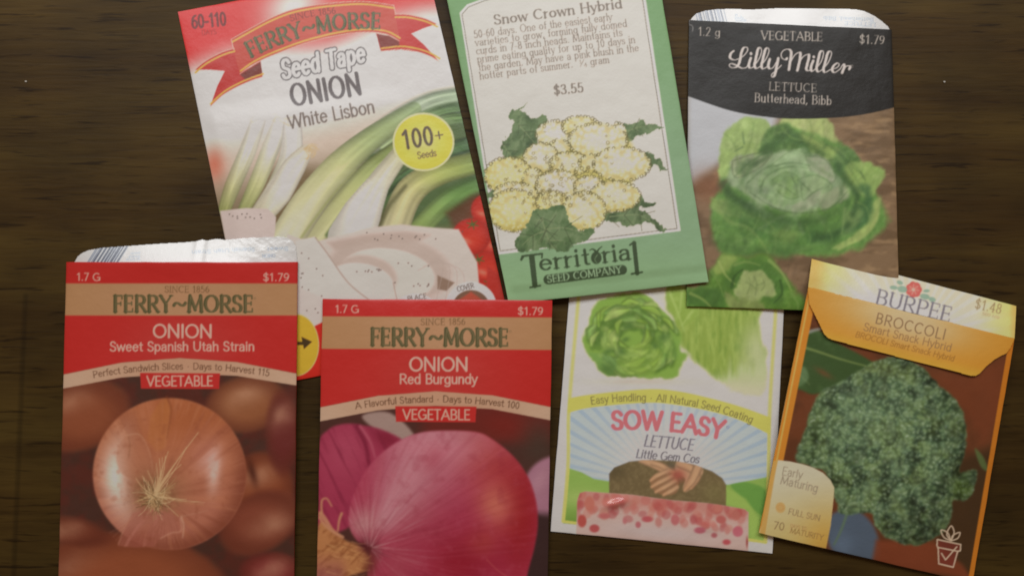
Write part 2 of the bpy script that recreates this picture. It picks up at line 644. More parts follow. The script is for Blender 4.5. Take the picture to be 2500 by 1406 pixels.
# ------------------------------------------------------------------ mesh tools
def mesh_obj(name, V, F, mat, parent=None, ink=None, smooth=True):
    me = bpy.data.meshes.new(name)
    V = np.asarray(V, float)
    F = np.asarray(F, int)
    k = F.shape[1]
    me.vertices.add(len(V))
    me.vertices.foreach_set('co', V.ravel())
    me.loops.add(F.size)
    me.loops.foreach_set('vertex_index', F.ravel())
    me.polygons.add(len(F))
    me.polygons.foreach_set('loop_start', np.arange(len(F)) * k)
    me.polygons.foreach_set('use_smooth', np.full(len(F), smooth))
    if ink is not None:
        at = me.color_attributes.new('ink', 'FLOAT_COLOR', 'POINT')
        at.data.foreach_set('color', np.concatenate([ink, np.ones((len(ink), 1))], 1).ravel().astype(np.float32))
    me.update(calc_edges=True)
    me.validate()
    me.materials.append(mat)
    o = bpy.data.objects.new(name, me)
    COL.objects.link(o)
    if parent is not None:
        o.parent = parent
    return o


def thing(name, label, cat, loc, group=None):
    o = bpy.data.objects.new(name, None)
    o.location = loc
    o.empty_display_size = .02
    o['label'] = label
    o['category'] = cat
    if group:
        o['group'] = group
    COL.objects.link(o)
    return o


def bil(c, U, V):
    """corners TL,TR,BR,BL -> value at u,v"""
    c = np.asarray(c, float)
    f = lambda k: c[k] if c.ndim == 1 else c[k][:, None, None]
    return c[0] * (1 - U) * (1 - V) + c[1] * U * (1 - V) + c[2] * U * V + c[3] * (1 - U) * V


SURF = {}


def build_sheet(key, sheet, root, mat, zfun, gain, veil=0.004, pitch=2.0, inside=None, wob=0.8, seed=3, mats=None):
    """turn a printed sheet into a fine curved mesh, cut into its parts"""
    c = sheet.corners
    wpx = max(np.hypot(*(c[1] - c[0])), np.hypot(*(c[2] - c[3])))
    hpx = max(np.hypot(*(c[3] - c[0])), np.hypot(*(c[2] - c[1])))
    nu, nv = max(3, int(wpx / pitch)), max(3, int(hpx / pitch))
    U, V = np.meshgrid(np.linspace(0, 1, nu + 1), np.linspace(0, 1, nv + 1))
    PX = bil(c[:, 0], U, V)
    PY = bil(c[:, 1], U, V)
    eu = np.minimum(U, 1 - U)
    ev = np.minimum(V, 1 - V)
    PX = PX + wob * (fbm(V * 9, U * 0 + seed, seed) - .5) * 2 * np.exp(-eu * 40) * np.where(U < .5, 1, -1)
    PY = PY + wob * (fbm(U * 9, V * 0 + seed, seed + 5) - .5) * 2 * np.exp(-ev * 40) * np.where(V < .5, 1, -1)
    Z = zfun(U, V)
    X, Y, Z = plan(PX, PY, Z)
    ink = np.clip((lin(sheet.sample(PX, PY)) - veil) * np.asarray(gain), .002, .88)
    W = np.stack([X, Y, Z], -1).reshape(-1, 3)
    idx = np.arange((nu + 1) * (nv + 1)).reshape(nv + 1, nu + 1)
    F = np.stack([idx[1:, :-1], idx[1:, 1:], idx[:-1, 1:], idx[:-1, :-1]], -1).reshape(-1, 4)
    mx = (PX[1:, :-1] + PX[1:, 1:] + PX[:-1, 1:] + PX[:-1, :-1]).ravel() / 4
    my = (PY[1:, :-1] + PY[1:, 1:] + PY[:-1, 1:] + PY[:-1, :-1]).ravel() / 4
    reg = sheet.region(mx, my)
    if inside is not None:
        keep = inside(mx, my)
        F, reg = F[keep], reg[keep]
    org = np.array(root.location)
    objs = {}
    ink = ink.reshape(-1, 3)
    for k, (name, par) in enumerate(sheet.parts):
        f = F[reg == k]
        if len(f) == 0:
            if any(p == k for _, p in sheet.parts):
                print('EMPTY PART WITH CHILDREN', key, name)
            continue
        u, inv = np.unique(f, return_inverse=True)
        po = root if par in (None, 0) else objs.get(par, root)
        objs[k] = mesh_obj(name, W[u] - org, inv.reshape(-1, 4), (mats or {}).get(name, mat), po, ink[u])
    return objs, (X, Y, Z, PX, PY, idx)


def back_panel(grid, zb, root, mat, name='back_panel'):
    """rim and underside that close the envelope below the printed front"""
    X, Y, Z, PX, PY, idx = grid
    st = 6
    ring = []
    nv, nu = X.shape
    js = list(range(0, nu - 1, st)) + [nu - 1]
    is_ = list(range(0, nv - 1, st)) + [nv - 1]
    ring += [(0, j) for j in js[:-1]] + [(i, nu - 1) for i in is_[:-1]] + [(nv - 1, j) for j in js[::-1][:-1]] + [(i, 0) for i in is_[::-1][:-1]]
    top = np.array([[X[i, j], Y[i, j], Z[i, j]] for i, j in ring])
    cen = top.mean(0)
    bot = top.copy()
    zz = np.array([zb[i, j] for i, j in ring])
    bot[:, 2] = zz
    mid = top.copy()
    mid[:, 2] = (top[:, 2] + zz) / 2
    out = np.array([top[:, 0] - cen[0], top[:, 1] - cen[1]]).T
    out /= np.linalg.norm(out, axis=1)[:, None]
    top[:, 2] -= .00002
    n = len(ring)
    c = np.array([[cen[0], cen[1], zz.mean()]])
    V = np.concatenate([top, bot, c])
    F3 = []
    for i in range(n):
        k = (i + 1) % n
        F3 += [(i, n + i, n + k), (i, n + k, k), (n + i, 2 * n, n + k)]
    return mesh_obj(name, V - np.array(root.location), F3, mat, root, smooth=False)


def puff(base, bulge, edge=.5, waves=.18, seed=0, pw=.55, top=0.0, extra=None):
    """height (m) of a seed packet: tilted base, paper edge, soft belly, gentle waves"""
    base = np.asarray(base, float)

    def f(U, V):
        z = bil(base, U, V) + edge
        q = np.clip(16 * U * (1 - U) * V * (1 - V), 0, 1)
        z = z + bulge * q ** pw
        if top:
            z = z + top * (np.clip(4 * U * (1 - U), 0, 1) ** .5) * np.exp(-V * 9)
        z = z + waves * (fbm(U * 3 + seed, V * 4 + seed, seed + 11, 3) - .5) * 2 * np.clip(q * 6, 0, 1)
        if extra is not None:
            z = z + extra(U, V)
        return z * .001

    def b(U, V):
        return bil(base, U, V) * .001
    return f, b


def packet(key, label, sheet, mat, base, bulge, gain, group, rim, **kw):
    veil = kw.pop('veil', .004)
    mats = kw.pop('mats', None)
    f, b = puff(base, bulge, **kw)
    c = sheet.corners.mean(0)
    x, y, z = plan(np.array(c[0]), np.array(c[1]), np.array(np.mean(base) * .001))
    root = thing('seed_packet', label, 'seed packet', (float(x), float(y), float(z)), group)
    objs, grid = build_sheet(key, sheet, root, mat, f, gain, veil, seed=len(SURF) + 2, mats=mats)
    U, V = np.meshgrid(np.linspace(0, 1, grid[0].shape[1]), np.linspace(0, 1, grid[0].shape[0]))
    back_panel(grid, b(U, V), root, rim)
    SURF[key] = (grid, b(U, V))
    return root, objs, grid


# ------------------------------------------------------------------ table
wood = wood_material()
V = [(-.9, -.6, -.03), (.9, -.6, -.03), (.9, .6, -.03), (-.9, .6, -.03), (-.9, -.6, 0), (.9, -.6, 0), (.9, .6, 0), (-.9, .6, 0)]
F = [(3, 2, 1, 0), (4, 5, 6, 7), (0, 1, 5, 4), (1, 2, 6, 5), (2, 3, 7, 6), (3, 0, 4, 7)]
tb = mesh_obj('table_top', V, F, wood, smooth=False)
tb['kind'] = 'structure'

G = 'seed packets spread on the table'
rim_white = paper_material('white_paper_rim', ink=False, col=(.62, .58, .53))
rim_red = paper_material('red_paper_rim', ink=False, col=(.40, .03, .025))
rim_green = paper_material('green_paper_rim', ink=False, col=(.20, .33, .16))
rim_black = paper_material('black_paper_rim', ink=False, col=(.02, .02, .02))
rim_gold = paper_material('golden_paper_rim', ink=False, col=(.55, .32, .07))
coated = paper_material('coated_print', rough=.36, spec=.5)
film = paper_material('clear_window_film', rough=.17, spec=.6, wr=.35)
matte = paper_material('matte_print', rough=.45, spec=.45)
inner = paper_material('white_flap_paper', rough=.33, spec=1.0, wr=.10, coat=1.0)
GA = np.array((1.45, 1.52, 1.62))


# ================================================================== seed tape onion packet (red and white, large)
def Z(ox, oy, k):
    return lambda *p: [(a / k + ox, b / k + oy) for a, b in p]


def paint_seed_tape():
    s = Sheet([(434, 30), (1040, -86), (1253, 823), (626, 948)])
    X, Y = s.X, s.Y
    t = (X - 434) * .208 + (Y - 30) * .978          # down the packet
    r = (X - 434) * .978 - (Y - 30) * .208          # across the packet
    s.fill(np.ones(X.shape), (226, 214, 202))
    s.fill(ss(240, 420, t), (196, 176, 156))
    s.fill(ss(380, 520, t), (122, 104, 76))
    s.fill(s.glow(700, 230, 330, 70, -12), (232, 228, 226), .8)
    # red top that fades to cream
    red = 1 - ss(92, 172, t + 18 * np.sin(r / 70))
    red *= 1 - .95 * s.glow(715, 18, 85, 60, -35)
    red *= 1 - ss(30, 120, t - 55) * ss(540, 600, r) * .5
    s.fill(red, (206, 48, 44))
    s.fill(s.glow(470, 60, 90, 80) * .5, (196, 40, 40))
    # dark green leaves at the right, stalks over them
    s.fill(s.poly([(900, 340), (1010, 275), (1140, 215), (1200, 500), (1180, 560), (960, 560), (880, 450)], 40), (78, 98, 56))
    s.fill(s.poly([(640, 430), (700, 400), (800, 420), (830, 520), (700, 600), (650, 560)], 50), (112, 92, 62), .8)
    T = s.tube
    T([(905, 345), (985, 285), (1060, 245), (1150, 228)], 60, [(196, 196, 170), (168, 180, 150), (150, 168, 134)], 34, 14, .25, .2, 3)
    T([(940, 350), (1020, 295), (1090, 268), (1160, 262)], 34, [(150, 164, 120), (110, 136, 88), (92, 120, 76)], 26, 10, .3, .25, 4)
    T([(1000, 330), (1070, 300), (1120, 290), (1170, 292)], 30, [(128, 148, 96), (84, 112, 66)], 26, 8, .35, .25, 5)
    T([(870, 520), (960, 440), (1060, 380), (1170, 345)], 44, [(96, 118, 64), (70, 100, 58), (78, 108, 66)], 34, 8, .5, .25, 6)
    T([(840, 545), (930, 440), (1010, 380), (1080, 345)], 46, [(116, 132, 74), (72, 98, 58)], 40, 8, .5, .2, 7)
    T([(755, 600), (835, 500), (910, 415), (1005, 345), (1070, 305)], [60, 62, 54, 44, 34], [(206, 200, 154), (176, 178, 116), (134, 150, 84), (100, 126, 66)], None, 4, .34, .12, 9)
    T([(690, 600), (752, 500), (828, 408), (905, 340), (1010, 268)], [84, 84, 74, 58, 38], [(218, 210, 172), (212, 206, 158), (194, 194, 136), (160, 172, 116), (140, 158, 112)], None, 4, .3, .10, 8)
    s.line([(728, 590), (800, 492), (868, 415)], 5, (150, 154, 92), 3, 8, .7)
    s.line([(798, 574), (850, 500), (915, 432)], 9, (70, 92, 50), 3, 9, .7)
    T([(1012, 572), (1080, 502), (1140, 464), (1210, 440)], 52, [(146, 162, 92), (112, 146, 80), (86, 120, 64)], 46, 5, .35, .12, 10)
    T([(962, 560), (1000, 470), (1070, 424), (1190, 392)], [72, 72, 60, 52], [(208, 198, 154), (194, 186, 128), (160, 166, 92), (132, 152, 80)], None, 4, .32, .12, 11)
    s.line([(926, 548), (952, 500), (990, 455)], 16, (84, 82, 50), 8, 12, .7)
    T([(858, 580), (882, 525), (922, 452), (965, 392), (1000, 352)], [116, 96, 58, 46, 42], [(232, 224, 208), (230, 220, 202), (212, 204, 172), (180, 178, 130)], None, 4, .26, .08, 12)
    s.line([(596, 500), (622, 430), (650, 350)], 14, (96, 80, 52), 6, 10, .75)
    s.line([(640, 510), (672, 430), (694, 350)], 12, (112, 96, 66), 5, 10, .6)
    T([(548, 512), (568, 455), (604, 370), (630, 296)], [30, 40, 42, 38], [(152, 154, 94), (192, 188, 136), (222, 214, 188), (232, 224, 210)], None, 4, .26, .08, 13)
    T([(594, 514), (626, 450), (662, 360), (684, 300)], [28, 40, 44, 38], [(146, 150, 90), (188, 186, 132), (224, 216, 192), (232, 224, 210)], None, 4, .26, .08, 14)
    T([(644, 505), (680, 450), (710, 380), (714, 306)], [34, 50, 54, 46], [(176, 172, 118), (210, 204, 168), (228, 220, 202), (232, 224, 212)], None, 4, .24, .08, 15)
    T([(640, 522), (680, 470), (718, 408), (750, 366)], [54, 66, 56, 28], [(206, 196, 164), (228, 218, 194), (230, 220, 198), (218, 204, 178)], None, 4, .24, .08, 16)
    rng = random.Random(4)
    for k in range(16):
        a = rng.uniform(-1.4, .9)
        q = [(748 + rng.uniform(-8, 8), 366 + rng.uniform(-4, 6))]
        for j in range(1, 5):
            q.append((748 + math.cos(a + j * .25) * 7 * j + rng.uniform(-4, 4), 362 + math.sin(a + j * .25) * 7 * j))
        s.line(q, 1.8, (196, 170, 128), a=.8)
    for (x, y) in ((620, 290), (662, 288), (700, 298)):
        for k in range(7):
            s.line([(x + rng.uniform(-12, 12), y + 10), (x + rng.uniform(-20, 20), y - 4), (x + rng.uniform(-26, 26), y - 12)], 2, (204, 180, 150), a=.5)
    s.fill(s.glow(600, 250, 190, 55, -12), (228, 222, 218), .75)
    s.fill(s.glow(523, 402, 26, 40), (206, 110, 86), .85)
    # tomatoes
    s.clip = None
    s.fill(s.poly([(1090, 520), (1150, 480), (1210, 460), (1270, 700), (1260, 840), (1170, 800), (1150, 640)], 24), (92, 58, 38), .9)
    for (x, y, R) in ((1190, 512, 40), (1216, 590, 44), (1150, 578, 46), (1192, 655, 44), (1222, 716, 40), (1180, 716, 36)):
        s.fill(s.ell(x, y, R, R * .96, soft=7), (176, 44, 34))
        s.fill(s.glow(x + 4, y + 6, R * .8, R * .75), (200, 62, 44), .8)
        s.fill(s.ell(x, y, R, R * .96, soft=7) * (1 - s.glow(x - 3, y - 3, R * 1.15, R * 1.1, 0, 3)), (120, 30, 26), .8)
        s.fill(s.glow(x - 14, y + 10, R * .34, R * .16, 20), (228, 130, 104), .75)
    for (x, y) in ((1154, 548), (1168, 634), (1196, 690)):
        for a in range(6):
            s.line([(x, y), (x + 15 * math.cos(a * 1.05 + .3), y + 12 * math.sin(a * 1.05 + .3))], 5, (86, 96, 46), 2, 2.5, .9)
    # paper seed tape
    tape = (206, 188, 176)
    s.fill(s.poly([(537, 515), (600, 508), (655, 510), (674, 530), (672, 560), (668, 590), (690, 640), (560, 640)], 4), (200, 182, 172))
    s.fill(s.poly([(1120, 560), (1165, 640), (1172, 720), (1130, 800), (900, 800), (730, 960), (660, 960), (700, 570), (760, 592), (830, 575), (900, 556), (980, 548), (1060, 556)], 6), tape)
    s.fill(s.poly([(800, 592), (900, 572), (990, 566), (1050, 574), (1020, 590), (900, 592), (820, 612)], 14), (182, 160, 146), .8)
    s.fill(s.ell(950, 660, 150, 82, 4, 16), (184, 164, 150), .8)
    s.fill(s.ell(945, 672, 118, 66, 6, 6), (212, 194, 182))
    s.fill(s.ell(890, 676, 78, 52, 6, 12), (186, 166, 152), .8)
    s.fill(s.ell(880, 690, 82, 48, 8, 5), (210, 194, 184))
    s.fill(s.poly([(722, 588), (768, 578), (800, 620), (850, 690), (905, 740), (800, 760), (725, 720)], 5), (208, 194, 184))
    s.line([(770, 580), (800, 620), (850, 690), (905, 735)], 4, (168, 148, 134), a=.7)
    s.line([(960, 690), (970, 735)], 3, (176, 156, 142), a=.8)
    s.fill(s.poly([(722, 700), (800, 730), (778, 770), (782, 800), (740, 790), (720, 780)], 6), (204, 188, 178))
    s.fill(s.poly([(1068, 672), (1110, 690), (1090, 710), (1068, 706)], 5), (142, 116, 98))
    for k in range(4):
        s.line([(1020 + k * 14, 660 - k * 10), (1080 + k * 16, 640 + k * 8), (1066 + k * 22, 730)], 2, (178, 160, 148), a=.5)
    for k in range(58):
        x, y = rng.choice([(rng.uniform(730, 800), rng.uniform(600, 780)), (rng.uniform(880, 1130), 575 + rng.uniform(-10, 14)), (rng.uniform(960, 1050), rng.uniform(640, 700)), (rng.uniform(870, 930), 660 + rng.uniform(-3, 4)), (rng.uniform(552, 640), 527 + rng.uniform(-5, 8))])
        s.fill(s.ell(x, y, 2.0, 1.8, 0, 1.6), (104, 90, 82), .8)
    # step pictures and bottom corner
    s.fill(s.poly([(1190, 650), (1260, 700), (1270, 840), (1180, 850)], 8), (176, 50, 40))
    cv = s.part('step_badge', 0, s.ell(1150, 748, 62, 60, 0, 2))
    s.fill(s.ell(1150, 748, 62, 60, 0, 3), (216, 206, 200))
    s.fill(s.ell(1150, 752, 46, 44, 0, 3), (120, 90, 70))
    s.fill(s.poly([(1115, 735), (1150, 712), (1175, 730), (1150, 760)], 8), (180, 80, 60))
    s.text('COVER', (1117, 712), (1158, 702), 12, (90, 78, 70), .14)
    s.part('step_badge', 0, s.ell(1014, 776, 62, 60, 0, 2))
    s.fill(s.ell(1014, 776, 62, 60, 0, 3), (214, 202, 194))
    s.text('PLACE', (996, 736), (1042, 728), 12, (90, 78, 70), .14)
    bl = s.poly([(640, 830), (900, 760), (1260, 820), (1250, 870), (640, 960)], 4)
    s.fill(s.poly([(760, 800), (800, 780), (830, 900), (720, 960), (600, 960), (640, 870)], 4), (196, 44, 34))
    yb = s.ell(722, 842, 55, 74, 0, 3)
    s.part('arrow_badge', 0, yb)
    s.fill(s.ell(722, 842, 57, 76, 0, 3), (220, 190, 130))
    s.fill(yb, (214, 164, 52))
    s.fill(s.poly([(736, 822), (762, 834), (742, 852), (740, 842), (726, 842), (726, 834), (738, 834)], 3), (70, 52, 30))
    # ribbon
    band = [(564, 96), (612, 70), (660, 45), (708, 26), (760, 15), (804, 9), (884, 4), (961, 14), (968, 55), (975, 101), (948, 86), (916, 80), (876, 80), (836, 85), (788, 95), (740, 108), (690, 126), (644, 145), (612, 162), (586, 181), (577, 150), (571, 122)]
    ltail = [(572, 118), (545, 127), (516, 141), (494, 155), (476, 171), (515, 171), (549, 174), (530, 212), (513, 261), (545, 232), (580, 212), (612, 198), (641, 189), (636, 150), (586, 180)]
    rtail = [(964, 36), (990, 36), (1014, 40), (1040, 47), (1066, 59), (1034, 70), (1004, 83), (1035, 110), (1072, 151), (1050, 138), (1022, 128), (980, 122), (930, 126), (918, 82), (975, 100)]
    rb = s.part('ribbon_banner', 0)
    for poly, col in ((ltail, (178, 46, 40)), (rtail, (182, 48, 42)), (band, (182, 66, 50))):
        m = s.poly(poly, 2)
        s.fill(m, col)
        s.R[m > .5] = rb
    s.fill(s.poly([(586, 183), (636, 152), (641, 184), (600, 196)], 4), (112, 46, 36))
    s.fill(s.poly([(920, 84), (950, 88), (974, 102), (975, 116), (930, 122)], 4), (120, 46, 36))
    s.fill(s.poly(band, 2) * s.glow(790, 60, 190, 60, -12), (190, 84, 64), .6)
    gold, cream = (224, 160, 66), (220, 170, 150)
    for pts, g in (([(566, 96), (612, 70), (660, 45), (708, 26), (760, 15), (804, 9), (884, 4), (961, 14)], 1),
                   ([(586, 181), (612, 162), (644, 145), (690, 126), (740, 108), (788, 95), (836, 85), (876, 80), (916, 80), (948, 86), (975, 101)], -1),
                   ([(476, 171), (494, 155), (516, 141), (545, 127), (571, 119)], 1),
                   ([(513, 261), (545, 232), (580, 212), (612, 198), (641, 188)], -1),
                   ([(964, 36), (990, 36), (1014, 40), (1040, 47), (1066, 59)], 1),
                   ([(930, 126), (980, 121), (1022, 128), (1050, 138), (1072, 151)], -1)):
        s.line([(x, y) for x, y in pts], 1.6, cream)
        s.line([(x + 1.5, y + 7 * g) for x, y in pts], 4.2, gold)
    s.line([(564, 96), (571, 122), (571, 119)], 1.8, cream)
    s.line([(961, 14), (966, 36)], 2, cream)
    k = s.part('brand_lettering', rb)
    s.text('FERRY~MORSE', (612, 141), (929, 71), 37, (66, 78, 46), .21, 'serif', .45, sag=23, part=k)
    s.text('FERRY~MORSE', (611, 141), (928, 71), 37, (128, 116, 78), .05, 'sans', 1.0, sag=23, track=.09, a=.8)
    s.text('SINCE 1856', (710, 53), (820, 34), 15, (112, 42, 32), .13, 'serif', sag=3, part=s.part('small_lettering', rb))
    k = s.part('days_lettering')
    s.text('60-110', (469, 70), (553, 62), 31, (104, 34, 28), .17, part=k)
    s.text('DAYS', (493, 87), (529, 84), 12, (150, 38, 36), .13, part=k)
    k = s.part('product_lettering')
    s.text('Seed Tape', (690, 193), (892, 150), 44, (104, 98, 96), .18, shear=.12, part=k, grow=3.6, track=.1)
    s.text('Seed Tape', (690, 193), (892, 150), 44, (236, 230, 226), .18, shear=.12, grow=.1, track=.1)
    s.text('ONION', (714, 259), (883, 229), 51, (96, 88, 86), .19, thin=.6, track=.12, part=s.part('variety_lettering'))
    s.text('White Lisbon', (706, 315), (916, 275), 32, (118, 106, 98), .15, part=s.part('variety_lettering'))
    bd = s.part('count_badge', 0, s.ell(1034, 347, 74, 70, 0, 2))
    s.fill(s.ell(1034, 347, 75, 71, 0, 3), (238, 222, 160))
    s.fill(s.ell(1034, 347, 71, 67, 0, 3), (222, 190, 64))
    s.fill(s.glow(1030, 345, 46, 40), (228, 212, 130), .85)
    k = s.part('count_lettering', bd)
    s.text('100', (985, 364), (1060, 352), 43, (98, 88, 70), .17, track=.1, part=k)
    s.text('+', (1062, 349), (1087, 345), 36, (98, 88, 70), .1, part=k)
    s.text('Seeds', (1020, 388), (1066, 381), 16, (104, 94, 70), .15, part=k)
    return s


# ================================================================== cauliflower packet (green border)
def paint_cauliflower():
    s = Sheet([(1069, -110), (1590, -165), (1730, 688), (1242, 742)])
    X, Y = s.X, s.Y
    s.fill(np.ones(X.shape), (134, 164, 124))
    s.fill(1 - ss(0, 460, Y + (X - 1300) * .05), (112, 152, 96), .8)
    s.fill(ss(560, 700, Y), (146, 182, 128), .5)  # window glare put into the border ink: deeper green above, paler below
    pn = [(1215, 622), (1122, 32), (1140, 12), (1178, -2), (1240, -20), (1400, -50), (1540, -70), (1572, -40), (1577, 0), (1662, 564)]
    s.fill(s.poly(pn, 2), (222, 214, 200))
    inn = [(1221, 613), (1128, 36), (1144, 18), (1182, 3), (1242, -13), (1400, -42), (1535, -62), (1564, -38), (1569, 2), (1653, 558)]
    pk = s.part('label_panel', 0, s.poly(pn, 1))
    s.fill(s.poly([(x + 1, y) for x, y in inn], 2), (216, 204, 190))
    s.line(inn + [inn[0]], 1.7, (110, 106, 92), smooth=False)
    ink = (126, 116, 104)
    s.text('Snow Crown Hybrid', (1207, 61), (1519, 20), 23, ink, .2, 'serif', .42, part=s.part('title_lettering', pk))
    k = s.part('description_lettering', pk)
    for t, a, b in (('50-60 days. One of the easiest early', (1158, 94), (1495, 50)),
                    ('varieties to grow, forming fully domed', (1161, 113.5), (1531, 66)),
                    ('curds in 7-8 inch heads. Maintains its', (1163, 134), (1520, 88)),
                    ('prime eating quality for up to 10 days in', (1166, 154), (1551, 105)),
                    ('the garden. May have a pink blush in the', (1169, 174), (1560, 125)),
                    ('hotter parts of summer.', (1172, 195), (1399, 165)),
                    ('gram', (1442, 160), (1488, 154))):
        s.text(t, a, b, 18, ink, .115, 'serif', .5, part=k)
    s.text('1', (1414, 157), (1420, 156), 9, ink, .14, 'serif', part=k)
    s.text('/', (1416, 163), (1429, 161), 16, ink, .08, part=k)
    s.text('4', (1426, 164), (1434, 163), 9, ink, .14, 'serif', part=k)
    s.text('$3.55', (1353, 232), (1425, 225), 22, ink, .19, 'serif', .5, part=s.part('price_lettering', pk))
    # cauliflower drawing
    z = Z(1140, 230, 2.603)
    rng = random.Random(11)
    art = s.part('cauliflower_picture', pk)
    nz = fbm(X / 22, Y / 22, 5)
    nf = fbm(X / 7, Y / 7, 6)
    dW, vW = worley(X / 12 + nz, Y / 12, 18)

    def leaf(pts, vein=None, col=(92, 112, 74)):
        p = z(*pts)
        X0, Y0 = s.warped(7, 9, 12)
        m = s.poly(p, 2, True)
        e = s.poly(p, 9, True)
        s.X, s.Y = X0, Y0
        s.fill(m, col)
        s.fill(m * ss(.42, .65, nz), (116, 136, 94), .8)
        s.fill(m * ss(.58, .8, 1 - nz), (60, 78, 50), .6)
        s.fill(m * ss(.52, .7, fbm(X / 9 + Y / 30, Y / 16, 15)), (136, 150, 110), .4)
        s.fill(m * (1 - ss(.05, .5, e)), (66, 72, 48), .75)
        s.R[m > .5] = art
        for v in vein or ():
            s.line(z(*v), 3.0, (136, 148, 104), 1.2, a=.8)
            q = z(*v)
            for i in range(1, len(q)):
                for sg in (-1, 1):
                    dx, dy = q[i][0] - q[i - 1][0], q[i][1] - q[i - 1][1]
                    s.line([q[i - 1], (q[i - 1][0] + dx * .6 - sg * dy * .7, q[i - 1][1] + dy * .6 + sg * dx * .7)], 1.6, (66, 74, 50), a=.6)

    leaf([(105, 672), (150, 612), (250, 622), (230, 655), (160, 662)])
    leaf([(372, 62), (332, 88), (280, 110), (270, 160), (305, 165), (290, 230), (262, 268), (225, 300), (222, 350), (245, 395), (300, 440), (370, 430), (420, 350), (450, 300), (490, 235), (512, 160), (490, 138), (430, 158), (372, 118), (338, 105)], [[(330, 200), (370, 240), (410, 290), (440, 320)], [(230, 320), (255, 360), (300, 420)]])
    leaf([(955, 178), (985, 200), (1010, 180), (1042, 188), (1125, 163), (1142, 193), (1180, 190), (1250, 214), (1180, 236), (1110, 262), (1030, 302), (1010, 345), (965, 355), (975, 260)], [[(985, 260), (1060, 220), (1140, 205)]])
    leaf([(1085, 390), (1160, 375), (1200, 402), (1230, 410), (1255, 468), (1282, 474), (1240, 490), (1190, 452), (1140, 492), (1120, 430)])
    leaf([(1000, 740), (1055, 640), (1120, 660), (1140, 690), (1205, 700), (1150, 722), (1090, 716), (1150, 762), (1190, 800), (1220, 822), (1262, 865), (1215, 868), (1190, 830), (1120, 812), (1040, 842), (960, 812), (880, 812), (840, 780), (880, 750)], [[(900, 780), (1000, 770), (1100, 770), (1190, 830)]], (84, 102, 68))
    s.fill(s.poly(z((200, 480), (480, 330), (640, 180), (960, 230), (1080, 430), (1000, 640), (860, 760), (420, 760), (260, 640)), 20, True), (196, 184, 106))
    curd = [(560, 255, 112, 78, 0), (722, 205, 108, 58, .55), (960, 250, 50, 60, .0), (832, 300, 172, 104, .1), (590, 340, 60, 45, .3), (470, 405, 102, 86, .12), (650, 445, 115, 68, .35), (790, 440, 70, 50, .5), (985, 445, 168, 98, .1), (265, 520, 140, 108, .85), (420, 540, 60, 60, .5), (578, 585, 128, 92, .05), (780, 592, 88, 66, .1), (940, 650, 148, 88, .3), (310, 640, 130, 70, .25), (300, 740, 150, 122, .8), (540, 685, 92, 62, .7), (745, 745, 125, 112, .35)]
    for (cx, cy, rx, ry, ye) in curd:
        (px, py), = z((cx, cy))
        a, b = rx * 1.1 / 2.603, ry * 1.1 / 2.603
        ang = np.arctan2((Y - py) / b, (X - px) / a)
        rr = np.hypot((X - px) / a, (Y - py) / b) * (1 + .07 * np.abs(np.sin(ang * 7 + cx)))
        m = 1 - ss(.98, 1.06, rr)
        s.fill(m, (226, 214, 190))
        rim = ss(.35, 1.0, rr + .35 * (Y - py) / b + .25 * (nz - .5))
        s.fill(m * rim * (.35 + .6 * ye), (206, 194, 116))
        s.fill(m * ye * .7, (214, 200, 118))
        s.fill(m * ss(.5, 1.0, (Y - py) / b + .4 * (nz - .5)) * (.4 + .4 * ye), (176, 160, 76))
        s.fill(m * ss(.34, .7, dW) * ss(.15, .7, rr), (188, 172, 108), .55)
        s.fill(m * (1 - ss(.05, .4, dW)), (236, 228, 206), .5)
        s.fill(m * ss(.62, .8, 1 - nf), (196, 184, 128), .35)
        s.R[m > .5] = art
        n = int((a + b) * .40)
        for i in range(n):
            if rng.random() < .10:
                continue
            th = i / n * 6.283 + rng.uniform(-.05, .05)
            ra = rng.uniform(2.6, 4.6)
            ox, oy = px + a * .98 * math.cos(th), py + b * .98 * math.sin(th)
            a0 = th + rng.uniform(-2.4, -1.6)
            s.line([(ox + ra * math.cos(a0 + q * .5), oy + ra * math.sin(a0 + q * .5)) for q in range(rng.choice([7, 8, 11, 13]))], 1.7, (98, 92, 56), a=.85, smooth=False)
        for i in range(rng.randint(1, 3)):
            ox, oy, ra = px + rng.uniform(-.6, .6) * a, py + rng.uniform(-.6, .7) * b, rng.uniform(1.8, 4)
            s.line([(ox + ra * math.cos(q * .7), oy + ra * math.sin(q * .7)) for q in range(rng.choice([6, 10]))], 1.5, (118, 108, 66), a=.8, smooth=False)
    for i in range(170):
        (ox, oy), = z((rng.gauss(480, 200), rng.gauss(600, 130)))
        if (ox - 1360) ** 2 / 130 ** 2 + (oy - 440) ** 2 / 75 ** 2 > 1:
            continue
        ra = rng.uniform(2, 4.5)
        a0 = rng.uniform(0, 6)
        s.line([(ox + ra * math.cos(a0 + q * .6), oy + ra * math.sin(a0 + q * .6)) for q in range(rng.choice([6, 8, 11]))], 1.5, (104, 96, 54), a=.7, smooth=False)
    leaf([(305, 940), (340, 890), (402, 800), (412, 752), (440, 735), (490, 740), (560, 710), (622, 703), (638, 760), (662, 830), (720, 862), (790, 855), (806, 890), (760, 930), (682, 962), (620, 1002), (540, 985), (480, 975), (402, 992), (340, 1002), (310, 972)], [[(475, 785), (500, 870), (530, 950), (560, 985)], [(500, 870), (420, 900), (350, 960)], [(500, 860), (620, 850), (760, 890)], [(480, 800), (430, 800)], [(520, 930), (620, 930)]], (90, 114, 72))
    # company logo
    dk = (64, 80, 54)
    lg = s.part('logo_lettering')
    z2 = lambda *p: z(*p)
    s.line(z((412, 1035), (432, 1215)), 14, dk, 13, smooth=False, part=lg)
